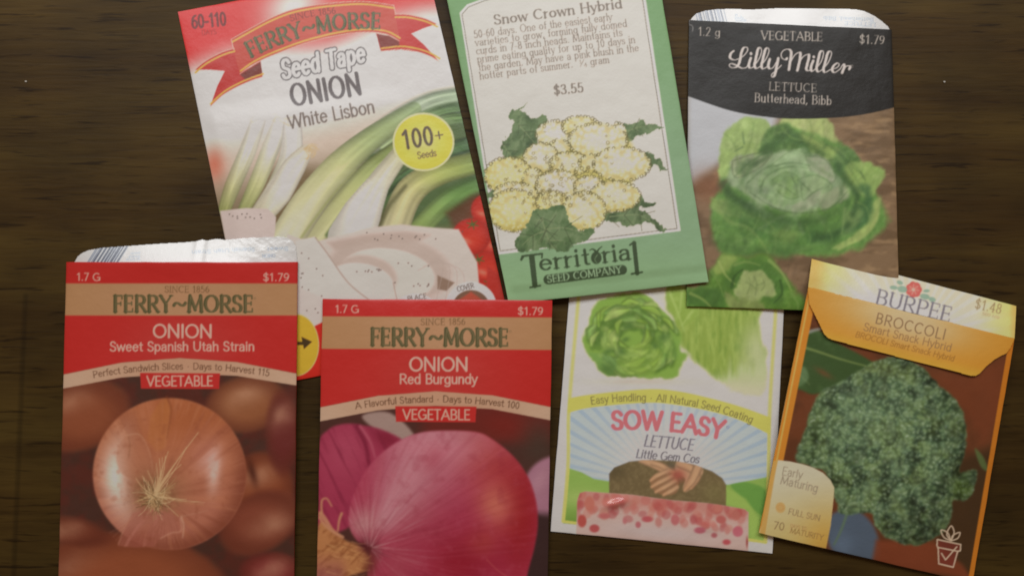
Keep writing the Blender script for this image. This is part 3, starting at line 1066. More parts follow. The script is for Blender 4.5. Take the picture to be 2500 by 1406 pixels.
    s.line(z((345, 1052), (362, 1028), (478, 1014)), 5, dk, smooth=False, part=lg)
    s.line(z((345, 1052), (352, 1030)), 5, dk, part=lg)
    s.line(z((478, 1014), (476, 1040)), 4, dk, part=lg)
    s.line(z((402, 1228), (466, 1216)), 4.5, dk, part=lg)
    (ax, ay), (bx, by) = z((462, 1120), (785, 1080))
    s.text('errit', (ax, ay), (bx, by), 40, dk, .18, 'serif', .5, part=lg)
    (ax, ay), (bx, by) = z((866, 1070), (1042, 1048))
    s.text('ria', (ax, ay), (bx, by), 40, dk, .18, 'serif', .5, part=lg)
    (ax, ay), = z((822, 1040))
    m = s.ell(ax, ay, 13, 15, 0, 2)
    s.fill(m, dk)
    s.R[m > .5] = lg
    s.line(z((830, 1020), (812, 1050), (826, 1072)), 1.6, (120, 146, 104))
    s.line(z((825, 1005), (838, 985), (858, 968)), 5, dk, 2)
    s.line(z((820, 1000), (800, 985), (780, 992)), 6, dk, 2)
    s.line(z((1062, 946), (1082, 1138)), 10.5, dk, smooth=False, part=lg)
    s.line(z((1036, 958), (1066, 938)), 4.5, dk, part=lg)
    s.line(z((1046, 1142), (1114, 1131)), 4.5, dk, part=lg)
    pill = s.part('name_pill')
    s.line(z((517, 1178), (986, 1116)), 24, dk, smooth=False, part=pill)
    (ax, ay), (bx, by) = z((512, 1198), (985, 1134))
    s.text('SEED COMPANY', (ax, ay), (bx, by), 17, (160, 188, 144), .16, 'serif', .55, part=s.part('name_lettering', pill))
    return s


# ================================================================== butterhead lettuce packet (black header)
def paint_butterhead():
    s = Sheet([(1682, 50), (2177, 73), (2196, 765), (1676, 747)])
    X, Y = s.X, s.Y
    z = Z(1640, 240, 2.603)
    n1 = fbm(X / 60, Y / 60, 21)
    n2 = fbm(X / 18, Y / 18, 22)
    s.fill(np.ones(X.shape), (132, 106, 78))
    s.fill(ss(.4, .7, fbm(X / 60, Y / 22, 25)), (104, 82, 58), .8)
    s.fill(ss(.52, .75, fbm(X / 40, Y / 14, 28)) * ss(2020, 2100, X), (164, 134, 98), .7)
    s.fill(s.poly(z((90, -40), (720, -20), (640, 240), (300, 420), (130, 540), (90, 540)), 34), (182, 182, 182))
    s.fill(s.glow(1725, 455, 50, 40), (140, 90, 62), .6)
    wx, wy = X + 26 * (n1 - .5) + 12 * (n2 - .5), Y + 26 * (fbm(X / 60, Y / 60, 33) - .5) + 12 * (fbm(X / 18, Y / 18, 34) - .5)
    X0, Y0 = s.X, s.Y

    def blob(pts, col, soft=6, a=1.0, hi=None, rim=None):
        s.X, s.Y = wx, wy
        m = s.poly(z(*pts), soft * 1.5, True)
        s.X, s.Y = X0, Y0
        s.fill(m, col, a)
        if hi:
            s.fill(m * ss(.5, .72, n2), hi, .6)
        if rim:
            s.line(list(z(*pts)) + [z(*pts)[0]], 3.2, rim, a=.7)
        return m

    # outer leaves
    blob([(300, 340), (360, 200), (470, 130), (600, 150), (640, 260), (560, 420), (420, 480), (310, 520)], (148, 170, 100), 6, 1, (166, 184, 118))
    blob([(680, 200), (760, 110), (900, 100), (990, 140), (1050, 290), (960, 330), (820, 280)], (160, 172, 106), 6, 1, (178, 184, 122))
    blob([(250, 650), (330, 560), (560, 400), (700, 180), (900, 240), (1100, 300), (1200, 400), (1340, 640), (1380, 780), (1250, 930), (1040, 1000), (700, 1000), (330, 990), (260, 830)], (98, 136, 66), 12, 1, (122, 158, 84))
    blob([(560, 330), (620, 200), (720, 170), (800, 220), (1000, 300), (1170, 340), (1180, 420), (1000, 420), (800, 360), (650, 360)], (82, 112, 58), 8, 1, (116, 146, 84))
    blob([(820, 230), (960, 290), (1060, 330), (1000, 400), (860, 340)], (146, 166, 92), 10, .8)
    blob([(1085, 450), (1190, 385), (1330, 430), (1345, 480), (1290, 590), (1200, 610), (1110, 540)], (140, 166, 90), 6, 1, (156, 176, 104))
    blob([(260, 650), (330, 640), (520, 720), (540, 760), (400, 760), (270, 720)], (140, 160, 92), 8, .9)
    blob([(1300, 620), (1320, 680), (1280, 820), (1180, 920), (1040, 970), (1030, 950), (1160, 870), (1240, 760)], (150, 168, 96), 6, .95)
    blob([(1090, 840), (1150, 700), (1220, 620), (1180, 560), (1260, 560), (1270, 720), (1180, 840)], (62, 98, 58), 14, .8)
    blob([(360, 640), (520, 640), (760, 760), (1000, 800), (1080, 900), (900, 960), (560, 900), (380, 760)], (74, 110, 54), 26, .7)
    blob([(660, 850), (760, 800), (810, 860), (760, 920), (690, 910)], (110, 136, 70), 14, .7)
    blob([(1090, 720), (1200, 700), (1180, 780), (1090, 860)], (116, 142, 84), 14, .8)
    # heart
    blob([(350, 540), (390, 400), (520, 350), (700, 340), (900, 380), (1040, 470), (1130, 580), (1010, 680), (820, 720), (640, 680), (480, 620)], (140, 158, 118), 8, 1, (154, 170, 130))
    blob([(385, 400), (540, 350), (640, 350), (560, 440), (440, 500), (392, 490)], (150, 160, 122), 4, 1, None, (104, 112, 82))
    blob([(390, 460), (480, 400), (640, 350), (560, 420), (470, 500)], (92, 112, 74), 8, .6)
    blob([(640, 420), (760, 335), (860, 360), (880, 440), (700, 440)], (152, 174, 128), 5, 1, None, (116, 138, 92))
    blob([(850, 370), (960, 380), (1040, 480), (1010, 540), (900, 480)], (158, 166, 132), 6, 1, None, (112, 128, 92))
    blob([(560, 560), (620, 460), (760, 430), (900, 460), (960, 560), (880, 660), (720, 680), (620, 640)], (136, 162, 110), 6, 1, (152, 176, 122))
    blob([(640, 520), (720, 470), (800, 500), (830, 600), (760, 640), (680, 600)], (124, 152, 92), 6, 1, None, (98, 126, 72))
    blob([(820, 510), (920, 490), (1020, 560), (940, 640), (840, 660)], (146, 166, 118), 6, 1, None, (104, 130, 82))
    blob([(760, 690), (860, 640), (960, 600), (930, 680), (800, 725)], (152, 160, 126), 5, 1)
    blob([(960, 640), (1060, 560), (1135, 570), (1080, 660), (960, 720)], (146, 156, 118), 5, 1)
    for q in ([(560, 600), (600, 500), (720, 440), (840, 440)], [(760, 490), (790, 560), (800, 620)], [(660, 540), (720, 570), (780, 610)], [(800, 520), (850, 560), (890, 600)], [(480, 540), (560, 470), (640, 420)], [(840, 650), (900, 600), (960, 570)], [(500, 600), (640, 690), (800, 730), (1000, 700), (1120, 590)], [(590, 350), (480, 420), (400, 500)], [(460, 290), (450, 220)], [(450, 310), (400, 340)], [(1200, 470), (1230, 520)], [(620, 440), (760, 410), (880, 430)], [(560, 560), (600, 610)]):
        s.line(z(*q), 4, (84, 108, 66), 2, 4, .75)
    s.fill(s.glow(*z((590, 590))[0], 16, 12), (96, 112, 84), .8)
    # many small folds round the heart
    (hx, hy), = z((760, 560))
    s.clip = s.poly(z((300, 560), (400, 400), (560, 330), (640, 220), (760, 190), (1000, 300), (1170, 360), (1320, 640), (1360, 780), (1230, 920), (1030, 980), (700, 990), (340, 960), (280, 820)), 12, True)
    rng = random.Random(21)
    for i in range(150):
        th = rng.uniform(0, 6.283)
        R = rng.uniform(.12, 1.0)
        ax, ay = 205 * R, 165 * R
        t2 = rng.uniform(.12, .4)
        wob = [rng.uniform(-26, 26) for _ in range(8)]
        q = [(hx + ax * math.cos(th + t2 * j) + wob[j], hy + 20 * R + ay * math.sin(th + t2 * j) + wob[j + 4]) for j in (-1, 0, 1)]
        if q[1][1] < 300 or (q[1][1] < 380 and (q[1][0] < 1800 or q[1][0] > 2060)):
            continue
        lower = R > .55
        c = rng.choice([(62, 94, 50), (70, 104, 56), (98, 130, 70), (126, 152, 86), (54, 82, 46)]) if lower else rng.choice([(104, 130, 84), (120, 146, 100), (158, 176, 132), (168, 182, 142), (96, 120, 78)])
        s.line(q, rng.uniform(5, 16), c, 3, 11, rng.uniform(.15, .38))
    s.clip = None
    # shadows, pale rims and veins of the outer leaves
    for q, w, c, sf, al in (([(500, 700), (640, 750), (800, 790), (980, 760), (1110, 660)], 26, (56, 84, 44), 24, .5), ([(330, 540), (380, 620), (480, 680)], 26, (58, 84, 46), 18, .7),
                            ([(600, 330), (700, 250), (800, 260), (960, 360)], 22, (60, 88, 46), 16, .6), ([(1050, 430), (1110, 520), (1180, 620), (1150, 740)], 22, (54, 84, 46), 18, .7),
                            ([(300, 900), (420, 960), (600, 985), (760, 990)], 34, (62, 92, 46), 30, .45), ([(900, 880), (1020, 880), (1120, 800)], 26, (50, 78, 44), 22, .6),
                            ([(255, 640), (300, 720), (380, 790), (480, 820), (560, 900), (610, 980)], 9, (124, 150, 82), 9, .6), ([(640, 820), (660, 900), (650, 980)], 7, (112, 140, 76), 9, .5),
                            ([(1320, 640), (1300, 760), (1230, 870), (1060, 960)], 10, (162, 178, 104), 9, .7), ([(1100, 700), (1090, 800), (1080, 860)], 6, (128, 152, 92), 8, .6),
                            ([(560, 740), (500, 860), (380, 930)], 5, (108, 138, 76), 6, .6), ([(520, 830), (440, 840)], 4, (108, 138, 76), 6, .5), ([(600, 780), (690, 870), (720, 960)], 5, (104, 134, 72), 6, .55),
                            ([(850, 800), (880, 900), (840, 970)], 5, (100, 130, 70), 6, .5), ([(960, 800), (1010, 860), (1020, 930)], 4, (100, 130, 70), 6, .5), ([(1180, 660), (1240, 700), (1260, 800)], 5, (120, 146, 80), 6, .5),
                            ([(700, 190), (760, 250), (840, 270)], 6, (112, 140, 74), 7, .6), ([(880, 150), (900, 230), (960, 280)], 5, (132, 150, 84), 6, .6), ([(960, 140), (970, 240)], 4, (130, 148, 84), 6, .5),
                            ([(340, 230), (400, 300), (420, 420)], 4, (118, 144, 80), 6, .6), ([(520, 160), (500, 280), (440, 400)], 4, (116, 142, 78), 6, .6), ([(420, 300), (360, 340)], 3, (118, 144, 80), 5, .5), ([(490, 280), (560, 300)], 3, (118, 144, 80), 5, .5),
                            ([(1150, 440), (1220, 500), (1230, 580)], 4, (112, 140, 74), 6, .6), ([(1320, 450), (1260, 500)], 3, (112, 140, 74), 5, .5)):
        s.line(z(*q), w, c, w * .5, sf, al)
    # small lettuce below
    blob([(260, 1080), (330, 990), (480, 1010), (620, 1010), (740, 1140), (820, 1260), (820, 1370), (90, 1370), (90, 1220), (200, 1180)], (90, 126, 52), 10, 1, (112, 146, 68))
    blob([(270, 1080), (320, 1000), (420, 1010), (400, 1080), (300, 1110)], (140, 160, 82), 10, .9)
    blob([(330, 1200), (430, 1040), (640, 1060), (740, 1180), (680, 1310), (560, 1280), (400, 1200)], (78, 114, 52), 18, .8)
    blob([(110, 1250), (200, 1200), (320, 1220), (330, 1340), (120, 1340)], (66, 100, 46), 14, .7)
    blob([(425, 1190), (460, 1120), (520, 1105), (610, 1150), (665, 1215), (640, 1260), (580, 1270), (530, 1290), (460, 1280), (410, 1230)], (150, 164, 102), 5, 1, (160, 170, 116))
    blob([(340, 1230), (440, 1270), (560, 1290), (590, 1340), (400, 1350)], (132, 146, 84), 8, .9)
    for q in ([(530, 1250), (540, 1180), (520, 1130)], [(540, 1190), (590, 1170)], [(535, 1210), (480, 1170)]):
        s.line(z(*q), 3, (110, 126, 74), a=.6)
    inl = s.poly(z((240, 660), (300, 330), (360, 190), (480, 120), (640, 160), (760, 105), (990, 130), (1060, 300), (1190, 380), (1340, 430), (1340, 620), (1390, 780), (1250, 930), (1060, 1000), (800, 1010), (820, 1400), (60, 1400), (90, 1210), (260, 1080), (250, 830)), 14, True)
    rf = fbm((X + .4 * Y) / 9, (Y - .3 * X) / 22, 36)
    s.mul(inl * ss(.5, .78, rf), 1.06)
    s.mul(inl * ss(.5, .78, 1 - rf), .93)
    s.mul(inl * ss(.5, .8, fbm(X / 34, Y / 34, 39)), 1.12)
    s.blur(np.ones(X.shape), 1.8)
    for q, w, c in (([(300, 1040), (340, 1120), (400, 1180)], 7, (158, 174, 98)), ([(250, 1100), (300, 1180), (330, 1260)], 6, (112, 142, 70)), ([(620, 1030), (700, 1110), (760, 1220)], 9, (146, 168, 92)), ([(690, 1160), (700, 1240), (650, 1300)], 7, (56, 84, 40)),
                    ([(120, 1240), (200, 1280), (260, 1340)], 8, (142, 162, 84)), ([(400, 1060), (470, 1040), (560, 1060)], 7, (128, 152, 80)), ([(380, 1200), (400, 1130), (450, 1090)], 8, (56, 84, 40)), ([(760, 1240), (800, 1300), (800, 1360)], 8, (118, 148, 74)), ([(480, 1240), (500, 1180), (490, 1140)], 3, (118, 132, 80)), ([(570, 1220), (590, 1190), (580, 1150)], 3, (118, 132, 80))):
        s.line(z(*q), w, c, w * .4, 6, .65)
    # black header
    arc = spline([(1681, 236), (1785, 271), (1882, 287), (1954, 290.5), (2051, 287), (2124, 277), (2190, 261)])
    yb = np.interp(X, arc[:, 0], arc[:, 1])
    hm = 1 - ss(-1.5, 1.5, Y - yb)
    s.fill(hm, (33, 31, 28))
    hd = s.part('header', 0, hm)
    w = (190, 178, 164)
    s.text('1.2 g', (1704, 87), (1758, 89), 20, w, .11, 'serif', .5, part=s.part('weight_lettering', hd))
    k = s.part('price_lettering', hd)
    s.text('$1.79', (2098, 106), (2159, 109), 20, w, .12, 'serif', .5, part=k)
    s.text('VEGETABLE', (1858, 97.5), (2008, 101), 21, w, .13, 'serif', .5, part=s.part('category_lettering', hd))
    s.text('LETTUCE', (1877, 221), (1994, 226), 20, w, .11, 'serif', .5, part=s.part('variety_lettering', hd))
    s.text('Butterhead, Bibb', (1842, 249), (2030, 256.5), 21, w, .12, 'serif', .5, part=s.part('variety_lettering', hd))
    y5 = Z(1640, 0, 4.135)
    k = s.part('brand_lettering', hd)
    for st in ([(625, 518), (596, 545), (590, 588), (640, 608), (720, 572), (766, 512), (757, 481), (725, 487), (702, 540), (684, 630), (655, 678), (605, 686), (580, 662), (602, 645), (655, 664), (705, 690), (752, 684), (782, 640)],
               [(798, 590), (778, 655), (790, 690), (828, 675), (850, 630)], [(799, 543), (801, 548)],
               [(832, 668), (880, 600), (907, 525), (895, 485), (870, 502), (848, 600), (836, 660), (852, 694), (892, 676)],
               [(892, 676), (950, 600), (982, 522), (970, 488), (944, 507), (918, 610), (906, 668), (922, 698), (962, 678)],
               [(990, 602), (974, 662), (986, 694), (1022, 686), (1058, 628), (1076, 592)],
               [(1076, 592), (1056, 690), (1038, 764), (1014, 780), (1010, 754), (1052, 716), (1105, 664)],
               [(1164, 592), (1150, 606), (1116, 592), (1104, 552), (1130, 512), (1178, 500), (1206, 532), (1196, 620), (1182, 706)],
               [(1188, 650), (1240, 562), (1288, 532), (1300, 556), (1286, 640), (1268, 714)],
               [(1276, 660), (1322, 580), (1374, 552), (1386, 574), (1366, 660), (1358, 702), (1384, 718), (1412, 688)],
               [(1428, 618), (1404, 684), (1416, 722), (1450, 700)], [(1433, 576), (1435, 581)],
               [(1452, 700), (1506, 630), (1532, 548), (1520, 516), (1496, 536), (1474, 630), (1462, 694), (1478, 728), (1514, 710)],
               [(1516, 708), (1576, 640), (1612, 552), (1600, 521), (1574, 542), (1548, 640), (1532, 700), (1548, 734), (1600, 706)],
               [(1600, 706), (1660, 690), (1690, 660), (1672, 640), (1634, 668), (1620, 710), (1646, 735), (1702, 698)],
               [(1700, 700), (1732, 652), (1744, 672), (1732, 706), (1720, 738)], [(1726, 712), (1764, 672), (1802, 674), (1792, 700)]):
        P = spline(y5(*st), False, 8)
        d = np.gradient(P, axis=0)
        v = np.abs(d[:, 1]) / (np.hypot(d[:, 0], d[:, 1]) + 1e-9)
        down = np.clip(d[:, 1] / (np.hypot(d[:, 0], d[:, 1]) + 1e-9), 0, 1)
        q = s.segs(P, 1.1 + 1.95 * down ** 1.2 + .3 * v, 2)
        m = 1 - ss(-.8, .8, q[1])
        s.put(q[0], m, (206, 194, 184))
        s.R[q[0]][m > .5] = k
    s.line([(2080 + 3 * math.cos(a * .6), 163 + 3 * math.sin(a * .6)) for a in range(12)], 1.2, (150, 140, 130))
    s.line(y5((185, 190), (172, 230), (178, 250), (205, 262), (214, 290), (208, 320)), 2, (150, 145, 140), a=.8)
    return s


# ================================================================== two onion packets of one make
def onion_head(s, T, txt):
    """bands and lettering shared by the two red onion packets; T maps unit header (0..1, 0..1) to the plan"""
    X, Y = s.X, s.Y
    c = s.corners
    u = (X - (c[0][0] + (c[3][0] - c[0][0]) * (Y - c[0][1]) / (c[3][1] - c[0][1]))) / (c[1][0] - c[0][0])
    yy = Y - (T['top0'] + (T['top1'] - T['top0']) * u)
    up = np.interp(u, T['u'], T['up'])
    lo = np.interp(u, T['u'], T['lo'])
    head = s.part('header', 0, (Y < up))
    s.fill(1 - ss(-1.5, 1.5, Y - up), (188, 44, 40))
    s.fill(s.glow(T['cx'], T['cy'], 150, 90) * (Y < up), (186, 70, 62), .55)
    tan = ss(T['t0'] - 1.5, T['t0'] + 1.5, yy) * (1 - ss(T['t1'] - 1.5, T['t1'] + 1.5, yy))
    s.fill(tan, (176, 130, 88))
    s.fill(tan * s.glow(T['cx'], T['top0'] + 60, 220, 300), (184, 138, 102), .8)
    tb = s.part('brand_band', 0, tan)
    arc = ss(-1.5, 1.5, Y - up) * (1 - ss(-1.5, 1.5, Y - lo))
    s.fill(arc, (200, 168, 140))
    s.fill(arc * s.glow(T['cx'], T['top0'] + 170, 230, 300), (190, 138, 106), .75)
    ab = s.part('harvest_arc', 0, arc)
    for (t, a, b, h, col, w, font, thin, sag, nm, par) in txt:
        par = {'h': head, 't': tb, 'a': ab}[par]
        if nm == 'brand_lettering':
            k = s.part(nm, par)
            s.text(t, a, b, h, (84, 80, 50), w, font, thin, sag=sag, part=k)
            s.text(t, (a[0] + 1, a[1] - 1), (b[0] + 1, b[1] - 1), h * .95, (134, 116, 82), w * .25, 'sans', 1.0, track=.09, a=.75)
        else:
            s.text(t, a, b, h, col, w, font, thin, sag=sag, part=s.part(nm, par))


def vegetable_box(s, x0, y0, x1, y1, a, b):
    vb = s.part('vegetable_tag')
    m = s.poly([(x0, y0), (x1, y0 + 1), (x1 - 2, y1), (x0 + 2, y1 - 1)], 2)
    s.fill(m, (190, 48, 44))
    s.R[m > .5] = vb
    s.text('VEGETABLE', a, b, 24, (216, 164, 142), .16, part=s.part('category_lettering', vb))


PINK = (222, 168, 148)


def paint_spanish_onion():
    s = Sheet([(162, 640), (727, 640), (717, 1480), (141, 1480)])
    X, Y = s.X, s.Y
    z = Z(130, 900, 2.779)
    n1 = fbm(X / 40, Y / 40, 41)
    nf = fbm(X / 6, Y / 6, 42)
    s.fill(np.ones(X.shape), (74, 46, 38))
    s.fill(ss(.35, .7, n1), (92, 42, 34), .7)
    for (cx, cy, rx, ry, rot, col, hx, hy) in ((190, 320, 330, 220, -20, (140, 76, 50), 130, 200), (1310, 240, 260, 180, -10, (146, 88, 56), 1310, 170), (1410, 800, 210, 230, 0, (134, 68, 42), 1400, 720), (1400, 1040, 280, 190, -30, (130, 66, 48), 1500, 1050), (520, 1440, 640, 320, 6, (146, 78, 50), 90, 1330), (110, 1100, 260, 90, 10, (112, 54, 38), 60, 1090), (1560, 430, 110, 260, 0, (106, 44, 40), 1560, 300), (1480, 1380, 200, 130, 0, (118, 40, 40), 1500, 1350)):
        (px, py), = z((cx, cy))
        m = s.ell(px, py, rx / 2.779, ry / 2.779, rot, 22)
        s.fill(m, col)
        (hx, hy), = z((hx, hy))
        s.fill(m * s.glow(hx, hy, 60, 30, -25) * (.5 + .8 * (n1 - .2)), (200, 150, 118), .6)
        s.fill(m * ss(.4, 1.05, np.hypot((X - px) / (rx / 2.779), (Y - py) / (ry / 2.779))), (94, 44, 32), .55)
    s.fill(s.glow(*z((1350, 700))[0], 10, 34, -15), (70, 32, 24), .8)
    # main onion
    ox, oy, R = 414, 1156, 187
    rad = np.hypot((X - ox) / R, (Y - oy) / (R * .985))
    th = np.arctan2(Y - 1205, X - 388)
    m = 1 - ss(.985, 1.015, rad)
    s.fill(m, (186, 116, 86))
    s.fill(m * s.glow(430, 1020, 190, 110), (168, 92, 52), .9)
    s.fill(m * ss(1120, 1300, Y), (176, 106, 86), .8)
    sk = fbm(th * 9, rad * 1.2, 43)
    s.fill(m * ss(.5, .75, sk), (192, 120, 86), .45)
    s.fill(m * ss(.5, .75, 1 - sk), (146, 78, 54), .45)
    s.fill(m * ss(.72, 1.0, rad) * ss(-.2, 1, (X - ox + Y - oy) / 220), (124, 62, 44), .75)
    s.fill(m * s.poly(z((760, 180), (800, 260), (790, 420), (760, 540), (700, 560), (640, 480), (660, 320), (720, 230)), 10), (184, 112, 58), .55)
    s.line(z((770, 190), (800, 280), (780, 420), (770, 470)), 5, (128, 66, 40), 3, 6, .6)
    cres = m * np.exp(-((np.hypot((X - 430), (Y - 1150) * .86) - 148) / 33) ** 2) * np.exp(-((np.arctan2(Y - 1160, X - 430) % 6.283 - 3.10) / .62) ** 2)
    s.fill(cres, (244, 224, 208), 1.0)
    c2 = np.clip(m * (s.glow(522, 1150, 15, 46, 4) + .7 * s.glow(510, 1120, 26, 34, 25) * ss(.35, .65, sk)), 0, 1)
    s.fill(c2, (234, 200, 184), .95)
    s.fill(m * s.glow(500, 1110, 50, 60, 20), (196, 128, 112), .5)
    fl = s.poly(z((430, 560), (500, 445), (580, 440), (650, 540), (680, 680), (640, 740), (540, 750), (450, 690)), 6, True)
    s.fill(fl * m, (184, 122, 92), .45)
    s.line(z((500, 450), (585, 445), (640, 530), (668, 620), (675, 700)), 2.2, (220, 178, 142), 1.5, 2.5, .5)
    s.line(z((510, 460), (520, 520), (510, 600)), 2.5, (140, 92, 66), a=.6)
    s.fill(m * s.glow(384, 1195, 62, 56), (140, 98, 66), .9)
    s.fill(m * s.glow(372, 1205, 40, 34) * ss(.3, .6, nf), (104, 76, 48), .8)
    dn = s.poly(z((455, 1150), (490, 1060), (540, 975), (680, 950), (800, 985), (868, 1010), (882, 1090), (800, 1110), (720, 1150), (690, 1200), (560, 1210), (440, 1200)), 4)
    s.fill(dn, (172, 102, 84), .55)
    for i in range(46):
        q = i / 45
        s.line([(386 + 60 * (q - .5), 1232), (372 + 110 * (q - .5), 1270), (352 + 170 * (q - .5), 1300 + 26 * math.sin(q * 9))], 2.2, ((206, 140, 118), (140, 78, 62))[i % 2], 1, 3, .4)
    s.fill(dn * s.glow(340, 1320, 40, 26), (150, 78, 62), .7)
    s.fill(dn * ss(.5, .7, fbm(th * 14, rad * 2, 45)), (196, 126, 108), .5)
    s.line(z((440, 1190), (470, 1110), (520, 1010)), 3, (196, 136, 110), a=.5)
    s.line(z((730, 1148), (800, 1112), (866, 1098), (862, 1012)), 3.5, (208, 152, 124), a=.55)
    s.line(z((868, 1000), (885, 1060), (878, 1145)), 4, (212, 164, 134), 2, a=.8)
    s.line(z((868, 1000), (940, 985), (1050, 960)), 3, (196, 144, 116), 1.2, a=.5)
    rng = random.Random(8)
    rx0, ry0 = z((690, 870))[0]
    for i in range(170):
        a = rng.uniform(-math.pi, math.pi)
        L = rng.uniform(10, 56) * (1.0 if -2.6 < a < .5 else .8)
        q = [(rx0 + rng.uniform(-14, 14), ry0 + rng.uniform(-12, 12))]
        for j in range(1, 4):
            q.append((q[0][0] + L * j / 3 * math.cos(a + rng.uniform(-.6, .6)), q[0][1] + L * j / 3 * math.sin(a + rng.uniform(-.6, .6))))
        s.line(q, 2.2, rng.choice([(196, 158, 108), (166, 128, 84), (120, 90, 58), (208, 176, 128)]), 1.0, 1.6, .7)
    for (ex, ey, w) in ((720, 610, 4), (760, 590, 4), (865, 650, 5), (820, 640, 3), (900, 530, 3), (780, 560, 3), (690, 700, 3), (640, 690, 3), (560, 740, 3), (985, 430, 2.4), (700, 640, 4), (1020, 920, 2.6), (900, 900, 2.6), (850, 1000, 2.6)):
        mx, my = (690 + ex) / 2 + rng.uniform(-20, 20), (850 + ey) / 2 + rng.uniform(-14, 14)
        s.line(z((690, 860), (mx, my), (ex, ey)), w * .8, (198, 154, 112), 1.2, 2, .7)
    s.fill(m * ss(.55, .8, fbm(th * 40, rad * 2.2, 47)), (206, 140, 104), .25)
    s.fill(m * ss(.6, .8, fbm(X / 16, Y / 16, 48)), (138, 72, 48), .28)
    s.fill(m * s.glow(392, 1120, 90, 110, 0), (188, 118, 88), .35)
    s.blur(np.ones(X.shape), 1.2)
    for i in range(120):
        a = rng.uniform(-math.pi, math.pi)
        L = rng.uniform(14, 58)
        q = [(rx0 + rng.uniform(-16, 16), ry0 + rng.uniform(-14, 14))]
        bend = rng.uniform(-.5, .5)
        for j in range(1, 5):
            q.append((q[0][0] + L * j / 4 * math.cos(a + bend * j / 3), q[0][1] + L * j / 4 * math.sin(a + bend * j / 3)))
        s.line(q, 1.9, rng.choice([(206, 170, 120), (180, 140, 96), (96, 70, 44), (216, 186, 140), (130, 98, 64)]), 1.0, 1.5, .8)
    for (ex, ey) in ((720, 605), (762, 590), (868, 648), (828, 640), (905, 530), (780, 560), (640, 690), (560, 742), (985, 430), (700, 640), (1030, 905), (905, 885), (850, 1000), (740, 600), (800, 680)):
        mx, my = (690 + ex) / 2 + rng.uniform(-26, 26), (850 + ey) / 2 + rng.uniform(-16, 16)
        s.line(z((690, 860), (mx, my), (ex, ey)), 2.6, (210, 172, 126), 1.2, 1.6, .8)
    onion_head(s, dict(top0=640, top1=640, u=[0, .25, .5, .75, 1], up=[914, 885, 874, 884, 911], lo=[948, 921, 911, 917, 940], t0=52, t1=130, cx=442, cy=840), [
        ('1.7 G', (187, 684.5), (245, 685.5), 18, PINK, .15, 'sans', None, 0, 'weight_lettering', 'h'),
        ('$1.79', (642, 685.5), (706, 686), 18, PINK, .15, 'sans', None, 0, 'price_lettering', 'h'),
        ('SINCE 1856', (402, 713.6), (511, 713.6), 15, (118, 86, 56), .13, 'serif', .55, 0, 'small_lettering', 't'),
        ('FERRY~MORSE', (277, 761), (618, 761), 39, None, .22, 'serif', .45, 0, 'brand_lettering', 't'),
        ('ONION', (373, 823), (518, 824), 31, PINK, .17, 'sans', None, 0, 'product_lettering', 'h'),
        ('Sweet Spanish Utah Strain', (268, 856.5), (621, 856), 22, PINK, .17, 'sans', None, 0, 'variety_lettering', 'h'),
        ('Perfect Sandwich Slices * Days to Harvest 115', (228, 922), (657, 918), 15.5, (110, 74, 54), .13, 'sans', None, 19, 'harvest_lettering', 'a')])
    s.line([(622 + 2.5 * math.cos(a * .6), 728 + 2.5 * math.sin(a * .6)) for a in range(12)], 1, (120, 100, 70), smooth=False, a=.7)
    vegetable_box(s, 342, 910, 537, 949, (358, 942), (520, 941.5))
    return s


